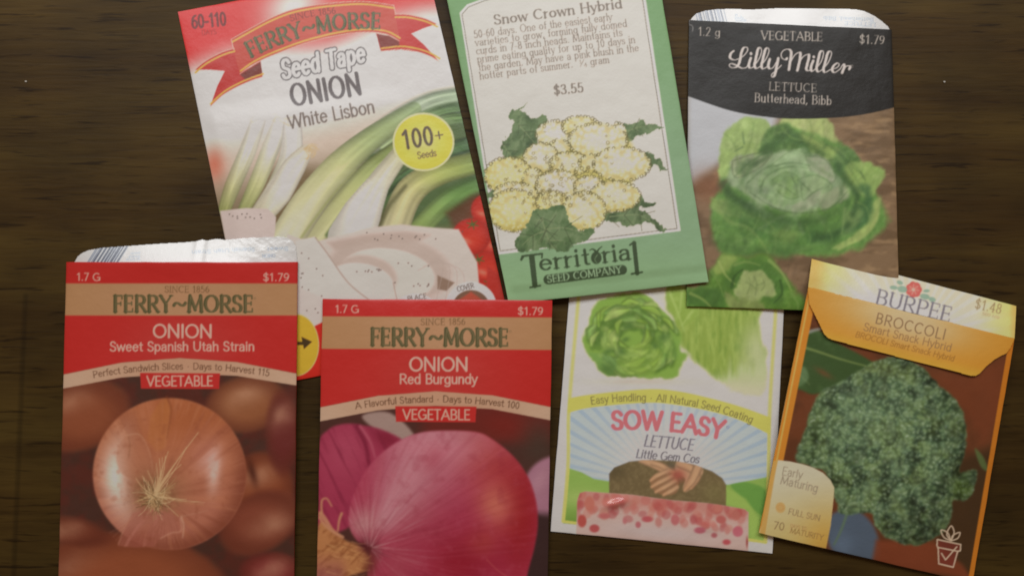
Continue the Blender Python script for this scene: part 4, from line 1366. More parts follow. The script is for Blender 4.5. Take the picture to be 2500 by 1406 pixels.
def paint_red_onion():
    s = Sheet([(788, 730), (1348, 733), (1336, 1480), (772, 1480)])
    X, Y = s.X, s.Y
    z = Z(740, 980, 3.3)
    n1 = fbm(X / 50, Y / 50, 51)
    s.fill(np.ones(X.shape), (78, 46, 40))
    s.fill(ss(1000, 1060, X) * (1 - ss(1060, 1100, Y)), (112, 40, 34), .8)
    s.fill(s.glow(*z((1700, 200))[0], 80, 30, 10), (128, 40, 34), .7)
    s.fill(s.glow(*z((1900, 330))[0], 50, 60), (70, 56, 46), .8)
    # left onion and pale leaf
    s.fill(s.poly(z((480, 110), (700, 90), (900, 280), (780, 360), (560, 210)), 10, True), (168, 140, 128), .95)
    m = s.poly(z((120, 380), (200, 230), (330, 180), (470, 190), (640, 230), (800, 330), (620, 470), (450, 700), (380, 1000), (120, 1000)), 10, True)
    s.fill(m, (160, 54, 78))
    s.fill(m * s.glow(*z((330, 400))[0], 60, 70, 20), (176, 72, 94), .8)
    s.fill(m * ss(.5, .8, fbm((X - .5 * Y) / 12, Y / 90, 52)), (126, 36, 58), .6)
    s.fill(m * s.glow(*z((680, 300))[0], 40, 22, 30), (132, 36, 56), .9)
    s.line(z((440, 200), (500, 330), (530, 500), (540, 620)), 12, (124, 34, 56), 6, 10, .8)
    s.line(z((460, 200), (540, 320), (580, 450)), 8, (186, 92, 108), 4, 6, .7)
    # pale onion at right edge
    m = s.ell(*z((2040, 690))[0], 82, 76, -30, 14)
    s.fill(m, (168, 116, 132))
    s.fill(m * s.glow(*z((1900, 640))[0], 20, 40, 30), (190, 140, 150), .6)
    s.fill(m * ss(1290, 1335, Y), (110, 58, 86), .8)
    s.fill(s.poly(z((1850, 900), (2020, 900), (2020, 1500), (1700, 1500)), 30), (58, 40, 40), .9)
    # main onion
    ox, oy = z((1130, 960))[0]
    a, b = 760 / 3.3, 720 / 3.3
    p = z((375, 1010), (372, 880), (420, 720), (530, 520), (720, 350), (930, 255), (1150, 235), (1380, 245), (1500, 290), (1680, 430), (1800, 590), (1870, 780), (1890, 980), (1860, 1180), (1800, 1420), (1780, 1700), (600, 1700), (520, 1400), (540, 1180), (440, 1120))
    m = s.poly(p, 8, True)
    rx0, ry0 = z((530, 1180))[0]
    th = np.arctan2(Y - ry0, X - rx0)
    rr = np.hypot(X - rx0, Y - ry0)
    s.fill(m, (170, 54, 80))
    s.fill(m * s.glow(*z((1500, 420))[0], 110, 80, 40), (166, 38, 34), .9)
    s.fill(m * s.glow(*z((1750, 900))[0], 60, 160, 0), (150, 28, 32), .85)
    s.fill(m * s.glow(*z((1250, 1300))[0], 90, 90, 0), (146, 28, 44), .9)
    s.fill(m * s.glow(*z((820, 880))[0], 130, 100, -50), (168, 70, 84), .8)
    edge = np.exp(-((th + 1.05) / .42) ** 2) * ss(20, 80, rr)
    s.fill(m * edge, (200, 140, 146), .85)
    s.fill(m * s.glow(*z((1060, 380))[0], 90, 26, 4), (204, 128, 138), .75)
    s.fill(m * s.glow(*z((480, 980))[0], 40, 40, 0), (202, 160, 152), .7)
    st = fbm(th * 26, rr / 120, 53)
    s.fill(m * ss(.55, .75, st) * (1 - ss(60, 210, rr)), (208, 160, 160), .45)
    s.fill(m * ss(.55, .78, 1 - st) * (1 - ss(80, 260, rr)), (138, 44, 62), .4)
    st2 = fbm(th * 60, rr / 200, 54)
    s.fill(m * ss(.5, .8, st2) * (1 - ss(150, 330, rr)), (182, 84, 92), .28)
    s.fill(m * s.glow(*z((1050, 470))[0], 26, 34, 30), (158, 50, 66), .4)
    s.fill(m * s.glow(*z((1550, 830))[0], 44, 54, -10), (204, 112, 92), .9)
    s.fill(m * s.glow(*z((1450, 1130))[0], 36, 34, 0), (170, 62, 56), .6)
    s.fill(m * s.glow(*z((760, 1320))[0], 50, 50, 0), (170, 74, 86), .6)
    mer = fbm(np.arctan2(Y - ry0 - 40, X - rx0 + 60) * 70, rr / 260, 56)
    s.fill(m * ss(.52, .75, mer), (192, 92, 108), .14)
    s.fill(m * ss(.52, .75, 1 - mer), (140, 36, 54), .14)
    s.fill(m * ss(.58, .8, fbm(X / 20, Y / 20, 57)), (190, 96, 112), .15)
    s.fill(m * ss(.58, .8, 1 - fbm(X / 26, Y / 26, 58)), (138, 34, 50), .18)
    s.line(z((1480, 1270), (1560, 1350), (1640, 1406)), 2, (196, 100, 90), a=.6)
    # papery neck and root
    nk = s.poly(z((118, 1010), (240, 1030), (330, 1110), (470, 1170), (540, 1270), (500, 1360), (330, 1440), (260, 1700), (100, 1700)), 10, True)
    s.fill(nk, (186, 124, 78))
    s.fill(nk * ss(.5, .7, fbm((X + Y) / 9, (X - 2 * Y) / 40, 55)), (148, 88, 52), .7)
    s.fill(nk * ss(1335, 1420, Y) * (1 - ss(820, 860, X)), (150, 80, 84), .7)
    s.fill(s.glow(*z((520, 1170))[0], 26, 17, 35), (92, 34, 40), .95)
    s.fill(s.glow(*z((540, 1310))[0], 16, 36, 10), (112, 52, 44), .8)
    rng = random.Random(5)
    for i in range(60):
        an = rng.uniform(-2.2, .9)
        L0, L1 = rng.uniform(8, 18), rng.uniform(26, 60)
        s.line([(rx0 + L0 * math.cos(an), ry0 + L0 * .7 * math.sin(an)), (rx0 + L1 * math.cos(an), ry0 + L1 * math.sin(an))], 2, rng.choice([(210, 168, 160), (130, 50, 62)]), 1, 2.5, .45)
    for q, w in (([(140, 900), (180, 950), (240, 1040), (320, 1090)], 12), ([(310, 900), (290, 960), (280, 1040)], 7), ([(150, 900), (150, 800), (190, 780), (230, 840)], 6), ([(130, 930), (190, 1010), (300, 1080)], 7)):
        s.line(z(*q), w, (196, 136, 100), w * .6, 3, .9)
    for i in range(26):
        x, y = rng.uniform(180, 470), rng.uniform(1120, 1380)
        s.line(z((x, y), (x + 60, y + rng.uniform(10, 30)), (x + 110, y + rng.uniform(-20, 30))), 2.2, rng.choice([(214, 160, 104), (130, 76, 46)]), 1, 2, .6)
    s.blur(np.ones(X.shape), 1.3)
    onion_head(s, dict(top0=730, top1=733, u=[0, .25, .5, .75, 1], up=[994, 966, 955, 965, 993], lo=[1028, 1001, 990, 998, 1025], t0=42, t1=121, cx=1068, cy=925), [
        ('1.7 G', (818, 763), (876, 763.5), 18, PINK, .15, 'sans', None, 0, 'weight_lettering', 'h'),
        ('$1.79', (1264, 768), (1326, 768.5), 18, PINK, .15, 'sans', None, 0, 'price_lettering', 'h'),
        ('SINCE 1856', (1027, 793), (1136, 792.5), 15, (118, 86, 56), .13, 'serif', .55, 0, 'small_lettering', 't'),
        ('FERRY~MORSE', (905, 842.5), (1241, 844), 41, None, .22, 'serif', .45, 0, 'brand_lettering', 't'),
        ('ONION', (999, 904.6), (1142.6, 905), 32, PINK, .17, 'sans', None, 0, 'product_lettering', 'h'),
        ('Red Burgundy', (975, 936), (1165.5, 936), 23, PINK, .17, 'sans', None, 0, 'variety_lettering', 'h'),
        ('A Flavorful Standard * Days to Harvest 100', (868, 998), (1267, 998), 15.5, (104, 70, 50), .13, 'sans', None, 17, 'harvest_lettering', 'a')])
    s.line([(1246 + 2.5 * math.cos(a * .6), 809 + 2.5 * math.sin(a * .6)) for a in range(12)], 1, (120, 100, 70), smooth=False, a=.7)
    vegetable_box(s, 965, 991, 1163, 1030, (983, 1023), (1148, 1024))
    return s


# ================================================================== little gem lettuce packet (white and yellow)
def paint_gem_lettuce():
    s = Sheet([(1397, 640), (1918, 650), (1886, 1350), (1344, 1296)])
    X, Y = s.X, s.Y
    a5, a6 = Z(1330, 680, 3.7), Z(1330, 980, 3.3)
    paper = (212, 200, 186)
    s.fill(np.ones(X.shape), paper)
    # sky and hills under the arc
    up = spline([(1380, 974), (1440, 963), (1573, 950), (1650, 954), (1735, 972), (1810, 993), (1890, 1022)])
    lo = spline([(1380, 1010), (1440, 995), (1573, 983), (1650, 988), (1735, 1004), (1810, 1027), (1890, 1066)])
    yu, yl = np.interp(X, up[:, 0], up[:, 1]), np.interp(X, lo[:, 0], lo[:, 1])
    left = np.interp(Y, [640, 742, 923, 1018, 1131, 1271, 1300], [1419, 1411, 1395, 1388, 1387, 1375, 1373])
    right = np.interp(Y, [640, 761, 896, 1018, 1192, 1322, 1340], [1898, 1893.5, 1885, 1878.6, 1875, 1869, 1868])
    ins = ss(-2, 2, X - left) * ss(-2, 2, right - X)
    bot = 1276 + (X - 1375) * .098
    sky = ins * ss(-1.5, 1.5, Y - yl) * (1 - ss(-2, 2, Y - bot))
    an = np.arctan2(Y - 1185, X - 1620)
    s.fill(sky, (158, 176, 206))
    s.fill(sky * (ss(.35, .75, np.abs(np.sin(an * 30)) + .25 * (fbm(an * 30, Y * 0, 61) - .5))), (188, 196, 208), .65)
    s.fill(sky * s.glow(1622, 1120, 150, 120), (204, 198, 194), .95)
    hill = sky * ss(-3, 3, Y - np.interp(X, [1370, 1386, 1420, 1450, 1500, 1740, 1780, 1830, 1880], [1130, 1141, 1152, 1168, 1176, 1182, 1182, 1172, 1162]))
    s.fill(hill, (140, 172, 84))
    s.fill(hill * s.glow(1420, 1215, 60, 22), (172, 190, 108), .6)
    s.fill(hill * (1 - ss(1500, 1520, X)) * ss(1215, 1290, Y), (104, 138, 56), .8)
    s.fill(hill * s.poly(a6((1500, 680), (1570, 645), (1680, 660), (1780, 720), (1780, 900), (1720, 900), (1620, 800)), 8, True), (104, 152, 70), .9)
    s.fill(hill * s.poly(a6((1460, 690), (1620, 780), (1760, 1000), (1780, 1150), (1660, 1150), (1640, 870), (1460, 820)), 10), (158, 186, 92), .7)
    # yellow frame and arc band
    yel = (214, 202, 104)
    for P in ([(1419, 640), (1411, 742), (1395, 923), (1388, 1018), (1387, 1131), (1375, 1271)], [(1898, 640), (1893.5, 761), (1885, 896), (1878.6, 1018), (1875, 1192), (1869, 1322)]):
        s.line(P, 8, yel, 9, 3, .85, part=s.part('frame_line'))
    s.line([(1375, 1272), (1406, 1276)], 7, yel, a=.85)
    s.line([(1822, 1316), (1869, 1323)], 7, yel, a=.85)
    m = ss(-1.5, 1.5, X - left + 3) * ss(-1.5, 1.5, right + 3 - X) * ss(-2, 2, Y - yu) * (1 - ss(-2, 2, Y - yl))
    s.fill(m, (204, 196, 96))
    band = s.part('slogan_arc', 0, m)
    s.text('Easy Handling * All Natural Seed Coating', (1443, 987), (1835, 1033), 18, (126, 120, 74), .13, sag=27, part=s.part('slogan_lettering', band))
    # lettuce pictures
    n2 = fbm(X / 14, Y / 14, 64)
    wx, wy = X + 16 * (fbm(X / 26, Y / 26, 65) - .5), Y + 16 * (fbm(X / 26, Y / 26, 66) - .5)
    X0, Y0 = s.X, s.Y

    def blob(pts, col, soft=5, a=1.0, hi=None):
        s.X, s.Y = wx, wy
        q = s.poly(a5(*pts), soft, True)
        s.X, s.Y = X0, Y0
        s.fill(q, col, a)
        if hi:
            s.fill(q * ss(.5, .72, n2), hi, .55)
        return q
    # cut half at right
    hf = blob([(1100, 60), (1280, 60), (1900, 200), (1930, 420), (1990, 700), (1980, 1020), (1850, 1040), (1660, 980), (1450, 830), (1310, 680), (1210, 560), (1180, 380), (1110, 250)], (186, 196, 142), 14)
    gr = hf * (1 - ss(880, 950, Y + .25 * (X - 1750) + 60 * (fbm(X / 10, Y / 60, 67) - .5)))
    s.fill(gr, (140, 162, 74))
    s.fill(gr * ss(.45, .7, fbm(X / 8, Y / 40, 68)), (162, 182, 92), .7)
    s.fill(gr * ss(.5, .75, fbm(X / 6, Y / 34, 69)), (112, 142, 58), .6)
    s.fill(hf * ss(910, 960, Y) * .8, (200, 200, 164))
    s.fill(hf * s.glow(1850, 860, 40, 70), (190, 194, 150), .8)
    s.fill(s.poly(a5((950, 60), (1090, 70), (1090, 240), (1010, 170), (950, 120)), 8), (206, 194, 178), .9)
    blob([(1100, 80), (1260, 80), (1380, 300), (1230, 420), (1160, 320)], (140, 166, 74), 10, .9, (158, 182, 92))
    for q in ([(1120, 110), (1200, 300), (1260, 480)], [(1240, 100), (1220, 300)], [(1330, 300), (1240, 420)]):
        s.line(a5(*q), 7, (176, 196, 112), 3, 5, .6)
    # whole head at left
    pic = s.part('lettuce_picture')
    head = blob([(540, 170), (700, 130), (870, 140), (1000, 220), (1120, 330), (1210, 470), (1230, 640), (1290, 690), (1220, 830), (1180, 900), (960, 905), (760, 890), (560, 870), (450, 780), (380, 680), (350, 530), (390, 400), (420, 280)], (130, 164, 72), 8)
    s.R[head > .5] = pic
    rng = random.Random(17)
    for i in range(84):
        th = rng.uniform(0, 6.283)
        rad = rng.uniform(.15, .92) ** .7
        cx, cy = 800 + 400 * rad * math.cos(th), 530 + 340 * rad * math.sin(th)
        L = rng.uniform(60, 120)
        t2 = th + 1.57 + rng.uniform(-.5, .5)
        q = [(cx - L * math.cos(t2), cy - L * .8 * math.sin(t2)), (cx + 20 * math.cos(th), cy + 20 * math.sin(th)), (cx + L * math.cos(t2), cy + L * .8 * math.sin(t2))]
        w = rng.uniform(14, 26)
        s.clip = head
        s.line([(x + 3, y + 6) for x, y in a5(*q)], w, (84, 116, 48), w * .5, 9, .6)
        s.tube(a5(*q), [w * .4, w, w * .4], rng.choice([[(152, 180, 90), (166, 188, 104), (140, 172, 78)], [(130, 164, 66), (150, 178, 84)], [(120, 156, 76), (140, 170, 92)]]), None, 5, .3, .15, i)
    for pts, c in (([(640, 720), (800, 600), (960, 590), (1080, 700), (1000, 840), (760, 880), (650, 820)], (140, 170, 74)), ([(400, 680), (540, 690), (640, 760), (600, 860), (500, 820)], (112, 152, 84)), ([(500, 560), (560, 440), (610, 500), (620, 630), (540, 640)], (160, 182, 96)), ([(1030, 600), (1100, 500), (1200, 560), (1220, 720), (1100, 720)], (120, 158, 72))):
        blob(pts, c, 8, .5, (160, 186, 98))
    for (x, y, r1, r2) in ((730, 550, 10, 6), (690, 660, 15, 13), (570, 660, 14, 8), (1070, 530, 18, 12), (760, 430, 18, 7), (1000, 610, 10, 8), (560, 820, 26, 18)):
        s.fill(s.glow(*a5((x, y))[0], r1, r2, -20), (84, 116, 56), .85)
    s.clip = None
    s.fill(s.glow(*a5((850, 930))[0], 110, 8), (184, 172, 156), .5)
    s.blur(ss(0, 6, yu - Y), 1.8)
    # brand
    s.text('SOW EASY', (1494, 1047), (1764, 1070), 42, (208, 112, 116), .25, thin=.75, sag=9, part=s.part('brand_lettering'))
    s.line([(1777 + 3 * math.cos(a * .6), 1042 + 3 * math.sin(a * .6)) for a in range(12)], 1.4, (140, 140, 150), smooth=False)
    s.text('LETTUCE', (1571, 1088), (1692, 1099), 27, (126, 120, 124), .15, thin=.6, shear=.16, part=s.part('product_lettering'))
    s.text('Little Gem Cos', (1552, 1116), (1706, 1130), 20, (116, 110, 112), .16, thin=.6, shear=.14, part=s.part('variety_lettering'))
    # soil arch with sowing hands
    am = s.poly(a6((518, 860), (518, 580), (560, 530), (680, 482), (800, 470), (900, 470), (1050, 478), (1200, 505), (1350, 560), (1430, 615), (1462, 670), (1460, 900)), 3)
    s.R[am > .5] = s.part('sowing_picture')
    s.fill(am, (112, 96, 66))
    s.fill(am * ss(.45, .75, fbm(X / 5, Y / 5, 71)), (138, 120, 84), .55)
    s.fill(am * s.glow(*a6((1380, 740))[0], 40, 30), (128, 120, 74), .5)
    s.fill(am * s.glow(*a6((560, 560))[0], 30, 20), (84, 74, 52), .6)
    s.clip = am
    skin = [(198, 156, 118), (204, 160, 120), (190, 144, 106)]
    s.fill(s.poly(a6((880, 520), (1000, 545), (1070, 610), (1070, 720), (990, 755), (900, 730), (860, 680), (856, 630), (950, 575)), 4, True), (150, 110, 78), .95)
    s.fill(s.poly(a6((1080, 480), (1265, 530), (1250, 620), (1150, 722), (1112, 700), (1130, 620), (1050, 560)), 4, True), (200, 158, 122), .95)
    s.line(a6((1240, 560), (1170, 650), (1120, 705)), 3, (150, 110, 80), smooth=True, a=.7)
    s.line(a6((1120, 510), (1170, 560), (1180, 620)), 3, (160, 118, 86), smooth=True, a=.6)
    for q, w in (([(780, 470), (880, 510), (980, 560)], 17), ([(870, 490), (950, 520), (1030, 560)], 15), ([(1090, 500), (1180, 540), (1230, 600), (1180, 690)], [22, 24, 20, 12]), ([(1230, 540), (1180, 640), (1130, 710)], [26, 22, 10]),
                 ([(985, 560), (905, 595), (858, 632)], [13, 13, 10]), ([(1020, 600), (930, 645), (866, 684)], [13, 13, 10]), ([(1045, 640), (960, 690), (898, 724)], [13, 13, 10]), ([(1062, 690), (1010, 722), (962, 748)], [13, 13, 10])):
        if isinstance(w, list):
            w = [v * .95 for v in w]
        s.tube(a6(*q), w, skin, None, 2, .3, .08, 3)
    s.blur(am, 1.0)
    s.fill(s.glow(*a6((1075, 590))[0], 20, 16, 20), (168, 92, 76), .95)
    s.fill(s.glow(*a6((1020, 510))[0], 12, 10, 20), (100, 92, 76), .7)
    s.clip = None
    # clear window with coated seeds
    wn = s.poly(a6((252, 1085), (262, 790), (285, 735), (330, 722), (560, 738), (700, 748), (1000, 790), (1300, 815), (1460, 838), (1610, 865), (1642, 890), (1640, 1210), (250, 1100)), 4)
    wk = s.part('seed_window', 0, wn)
    s.fill(wn, (198, 168, 156))
    s.fill(wn * s.glow(*a6((900, 1050))[0], 150, 20, 6), (196, 180, 174), .8)
    s.clip = wn
    dens = wn * (1 - ss(.2, .75, (Y - (1200 + (X - 1410) * .075)) / 70 + .35 * (fbm(X / 26, Y / 26, 73) - .5)))
    s.fill(dens, (192, 116, 102), .6)
    for i in range(95):
        x, y = rng.uniform(260, 1640), 745 + (rng.random() ** 1.7) * 175 + rng.uniform(0, 0)
        y += (x - 300) * .098
        (px, py), = a6((x, y))
        s.fill(s.ell(px, py, rng.uniform(7, 12), rng.uniform(8, 14), rng.uniform(-40, 40), 7), rng.choice([(182, 92, 84), (188, 106, 96), (170, 80, 80), (196, 124, 108)]), .5)
    for (x, y, w, h, c) in ((300, 960, 36, 50, (178, 74, 66)), (400, 1020, 40, 32, (176, 76, 76)), (480, 920, 50, 22, (186, 104, 102)), (645, 960, 18, 24, (184, 112, 112)), (752, 990, 22, 26, (180, 100, 104)), (825, 945, 44, 24, (182, 84, 88)), (1050, 950, 34, 44, (186, 104, 104)), (1250, 1035, 46, 26, (180, 92, 104)), (1365, 1075, 24, 20, (170, 92, 96)), (1465, 1130, 32, 22, (182, 76, 82)), (1470, 1035, 22, 32, (192, 130, 120)), (1555, 1045, 42, 42, (190, 100, 112)), (1630, 1130, 8, 34, (150, 60, 56)), (1420, 950, 40, 30, (182, 98, 92)), (1540, 915, 36, 40, (184, 110, 98)), (360, 820, 40, 60, (190, 112, 96))):
        (px, py), = a6((x, y))
        s.fill(s.ell(px, py, w / 3.3, h / 3.3, 0, 6), c, .9)
    s.clip = None
    return s


# ================================================================== broccoli packet (orange flap)
def paint_broccoli():
    s = Sheet([(1974, 700), (2477, 825), (2374, 1422), (1853, 1300)])
    X, Y = s.X, s.Y
    z7, z8 = Z(1840, 600, 3.515), Z(1840, 900, 2.779)
    n1 = fbm(X / 46, Y / 46, 81)
    n2 = fbm(X / 9, Y / 9, 82)
    s.fill(np.ones(X.shape), (110, 62, 38))
    s.fill(ss(.4, .7, n1), (92, 54, 34), .8)
    s.fill(s.poly(z8((1250, 60), (1720, -60), (1700, 300), (1560, 500), (1430, 300)), 40), (118, 62, 38), .8)
    s.fill(s.poly(z8((1340, 620), (1640, 520), (1500, 1406), (1200, 1406)), 40), (66, 48, 30), .9)
    # leaves top left
    for pts, c in (([(400, 760), (560, 730), (660, 800), (960, 960), (1040, 1040), (800, 1160), (540, 1270), (420, 1240), (340, 1180), (370, 940)], (62, 84, 46)), ([(370, 1060), (440, 1040), (470, 1140), (380, 1200)], (96, 122, 80))):
        m = s.poly(z7(*pts), 8, True)
        s.fill(m, c)
        s.fill(m * ss(.5, .75, n1), (82, 108, 62), .6)
    s.line(z7((400, 860), (560, 910), (740, 970), (960, 1030)), 6, (132, 148, 82), 3, 4, .8)
    s.line(z7((360, 1070), (420, 1130), (480, 1190)), 4, (120, 140, 90), 2, 4, .6)
    s.line(z7((430, 755), (500, 730), (570, 712)), 10, (150, 150, 140), 6, 5, .85)
    s.fill(s.glow(*z7((600, 1090))[0], 22, 7, 30), (116, 74, 46), .7)
    # blue and red ground
    s.fill(s.poly(z8((520, 1000), (700, 960), (830, 1100), (830, 1300), (540, 1240)), 14, True), (84, 100, 116), .95)
    s.fill(s.glow(*z8((600, 1190))[0], 26, 30), (106, 124, 144), .6)
    s.line(z8((630, 990), (590, 1100), (545, 1190)), 7, (100, 124, 92), 4, 5, .8)
    s.fill(s.poly(z8((830, 1160), (1240, 1180), (1420, 1330), (1480, 1420), (800, 1330)), 16), (128, 64, 40), .9)
    # broccoli head
    lump = 8 * (fbm(X / 16, Y / 16, 83) - .5) + 10 * (fbm(X / 40, Y / 40, 84) - .5)
    X0, Y0 = s.X, s.Y
    s.X, s.Y = X + lump, Y + 8 * (fbm(X / 16, Y / 16, 85) - .5)
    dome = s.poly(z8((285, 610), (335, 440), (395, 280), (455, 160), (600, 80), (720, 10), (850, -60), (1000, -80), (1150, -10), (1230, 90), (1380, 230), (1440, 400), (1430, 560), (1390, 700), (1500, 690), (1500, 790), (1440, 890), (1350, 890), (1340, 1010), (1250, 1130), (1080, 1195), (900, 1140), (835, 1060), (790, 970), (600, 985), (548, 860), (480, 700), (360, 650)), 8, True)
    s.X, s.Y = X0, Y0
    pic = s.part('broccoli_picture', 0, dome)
    s.fill(dome, (92, 120, 86))
    big = fbm(X / 30, Y / 30, 86)
    s.fill(dome * ss(.42, .7, big), (116, 140, 82), .8)
    s.fill(dome * ss(.5, .75, 1 - big), (80, 106, 68), .7)
    d3, v3 = worley(X / 36 + 1.4 * n1, Y / 36 + .8 * n2, 96)
    s.mul(dome * ss(.42, .8, d3), .66)
    s.fill(dome * (1 - ss(.1, .5, d3)), (136, 158, 108), .5)
    s.fill(dome * s.glow(*z8((900, 0))[0], 60, 20, 10), (128, 142, 70), .6)
    s.fill(dome * s.glow(*z8((1420, 800))[0], 26, 30), (104, 136, 58), .7)
    s.fill(dome * s.glow(*z8((1390, 660))[0], 20, 18), (44, 58, 36), .9)
    s.fill(dome * s.glow(*z8((430, 420))[0], 40, 90), (104, 128, 70), .5)
    d1, v1 = worley(X / 11 + 4 * n1, Y / 11 + 3 * n2 * .15, 87)
    d2, v2 = worley(X / 7.5 + 2 * n1, Y / 7.5, 88)
    s.mul(dome * ss(.32, .7, d1), .76)
    s.fill(dome * (1 - ss(.12, .46, d1)) * (.3 + .7 * v1), (142, 162, 116), .8)
    s.fill(dome * (1 - ss(.10, .40, d2)) * ss(.45, .9, v2), (164, 186, 164), .55)
    s.fill(dome * (1 - ss(.05, .24, d1)) * ss(.6, .95, v1), (196, 208, 190), .6)
    s.mul(dome * ss(.5, .75, fbm(X / 24, Y / 24, 89)), .72)
    s.fill(dome * ss(.5, .8, fbm(X / 20, Y / 26, 93)), (122, 146, 112), .35)
    s.fill(s.poly(z8((1500, 540), (1560, 600), (1590, 690), (1540, 660)), 6, True), (92, 116, 66), .8)
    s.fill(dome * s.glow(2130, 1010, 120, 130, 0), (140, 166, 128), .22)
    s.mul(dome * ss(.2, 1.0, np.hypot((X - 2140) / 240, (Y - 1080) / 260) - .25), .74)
    s.blur(dome, .9)
    s.blur(1 - dome, 1.6)
    # orange side strips
    e = lambda p, q, t: (p[0] + (q[0] - p[0]) * t, p[1] + (q[1] - p[1]) * t)
    s.line([(1984, 702), (1863, 1305)], 26, (204, 132, 48), smooth=False, part=s.part('orange_border'), soft=2)
    s.line([(1981, 702), (1860, 1305)], 4, (232, 180, 96), smooth=False, a=.8)
    s.line([(2472, 823), (2369, 1424)], 14, (196, 118, 38), smooth=False, part=s.part('orange_border'), soft=2)
    # info panel
    ip = s.poly(z8((165, 618), (250, 628), (330, 645), (400, 668), (470, 704), (520, 752), (547, 805), (540, 900), (522, 1060), (490, 1218), (30, 1120), (80, 990)), 2)
    pk = s.part('info_panel', 0, ip)
    s.fill(ip, (212, 198, 168))
    t = ss(0, 1, (Y - 1150 + (X - 1900) * .2) / 190)
    s.fill(ip * t * .7, (218, 178, 96))
    s.fill(ip * s.glow(2015, 1340, 60, 80, 0), (212, 156, 66), .8)
    s.line([(1984 - .2 * 360 - 24, 1060), (1857, 1305)], 18, (206, 150, 76), a=.0, smooth=False)
    s.line(z8((140, 640), (60, 1112)), 13, (216, 160, 84), smooth=False, soft=3, a=.9)
    tc = (152, 142, 118)
    k = s.part('info_lettering', pk)
    s.text('Early', (1908, 1158), (1958, 1168), 20, tc, .11, part=k)
    s.text('Maturing', (1904, 1180), (1995, 1201), 20, tc, .11, part=k)
    s.fill(s.ell(*z8((182, 940))[0], 12, 13, 0, 2.5), (214, 168, 104))
    s.line([(z8((182, 940))[0][0] + 7 * math.cos(a * .7), z8((182, 940))[0][1] + 7 * math.sin(a * .7)) for a in range(10)], 1.4, (196, 150, 90), smooth=False, a=.8)
    s.text('FULL SUN', (1924, 1254), (2001, 1271), 14, (134, 118, 84), .11, part=k)
    s.text('70', (1887, 1290), (1914, 1294), 18, (134, 116, 80), .12, part=k)
    s.text('MATURITY', (1928, 1300), (2009, 1318), 13, (140, 116, 70), .12, part=k)
    s.text('DAYS TO', (1929, 1286), (1968, 1294), 8, (160, 132, 86), .12)
    # pot symbol
    pt = s.part('pot_symbol')
    wc = (206, 182, 154)
    s.fill(s.poly(z8((1248, 1160), (1402, 1192), (1395, 1235), (1355, 1342), (1256, 1318), (1250, 1220)), 3), (124, 56, 46), .8)
    for q in ([(1246, 1156), (1405, 1190), (1402, 1232), (1384, 1236), (1354, 1344), (1256, 1320), (1252, 1216), (1244, 1196), (1246, 1156)], [(1252, 1210), (1385, 1236)], [(1274, 1250), (1302, 1294), (1378, 1206)]):
        s.line(z8(*q), 3.4, wc, smooth=False, soft=1.8, part=pt)
    for q in ([(1340, 1164), (1310, 1120), (1340, 1064), (1360, 1110), (1340, 1164)], [(1336, 1164), (1290, 1140), (1272, 1092), (1318, 1112), (1336, 1164)], [(1342, 1164), (1350, 1130), (1398, 1108), (1386, 1146), (1342, 1164)]):
        s.line(z8(*q), 3.2, wc, soft=1.8, part=pt)
    return s


def paint_broccoli_top():
    s = Sheet([(1984, 617), (2481, 747), (2477, 826), (1973, 701)])
    s.parts[0] = ('top_fold', None)
    X, Y = s.X, s.Y
    s.fill(np.ones(X.shape), (216, 206, 184))
    an = np.arctan2(Y - 830, X - 2225)
    fan = ss(.35, .8, np.abs(np.sin(an * 22 + .5 * np.sin(an * 7))))
    s.fill(fan, (200, 182, 146), .38)
    ed = np.clip(ss(2110, 1985, X) + ss(2370, 2475, X), 0, 1)
    s.fill(ed, (222, 196, 110), .9)
    s.fill(ed * fan, (228, 212, 128), .5)
    s.fill(ss(2030, 1985, X), (222, 164, 76), .8)
    s.fill(ss(2460, 2478, X), (222, 170, 90), .8)
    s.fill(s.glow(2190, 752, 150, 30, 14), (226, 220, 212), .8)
    (fx, fy) = (2231, 707)
    fk = s.part('flower_emblem', 0)
    for a in range(7):
        m = s.ell(fx + 11 * math.cos(a * .9), fy + 11 * math.sin(a * .9), 9, 9, 0, 3)
        s.fill(m, (200, 98, 88))
        s.R[m > .5] = fk
    s.fill(s.ell(fx, fy, 12, 12, 0, 4), (206, 108, 96))
    for a in range(7):
        s.line([(fx + 4 * math.cos(a * .9), fy + 4 * math.sin(a * .9)), (fx + 13 * math.cos(a * .9 + .2), fy + 13 * math.sin(a * .9 + .2))], 2.2, (224, 150, 132), a=.8)
    s.fill(s.ell(fx - 1, fy, 4, 4, 0, 3), (228, 172, 150))
    for (x, y, rx, ry, r) in ((2203, 706, 12, 8, 10), (2182, 702, 10, 5, 5), (2197, 690, 8, 5, 20), (2258, 724, 12, 7, 10), (2276, 731, 9, 6, 15), (2262, 710, 8, 4, -5)):
        m = s.ell(x, y, rx, ry, r, 3)
        s.fill(m, (136, 164, 140), .9)
        s.R[m > .5] = fk
    s.text('BURPEE', (2136, 741), (2318, 786), 36, (128, 122, 128), .15, 'serif', .5, part=s.part('brand_lettering'))
    s.text('$1.48', (2379, 752), (2443, 766), 23, (150, 130, 92), .11, 'serif', .6, part=s.part('price_lettering'))
    s.text('500 M9', (2397, 768), (2439, 779), 7, (170, 150, 112), .12)
    return s


FLAP = [(1972, 700), (1976, 742), (1999, 788), (2012, 815), (2022, 825), (2034, 830), (2200, 873), (2372, 917), (2382, 917), (2392, 911), (2409, 893), (2430, 876), (2457, 862), (2466, 850), (2478, 826)]


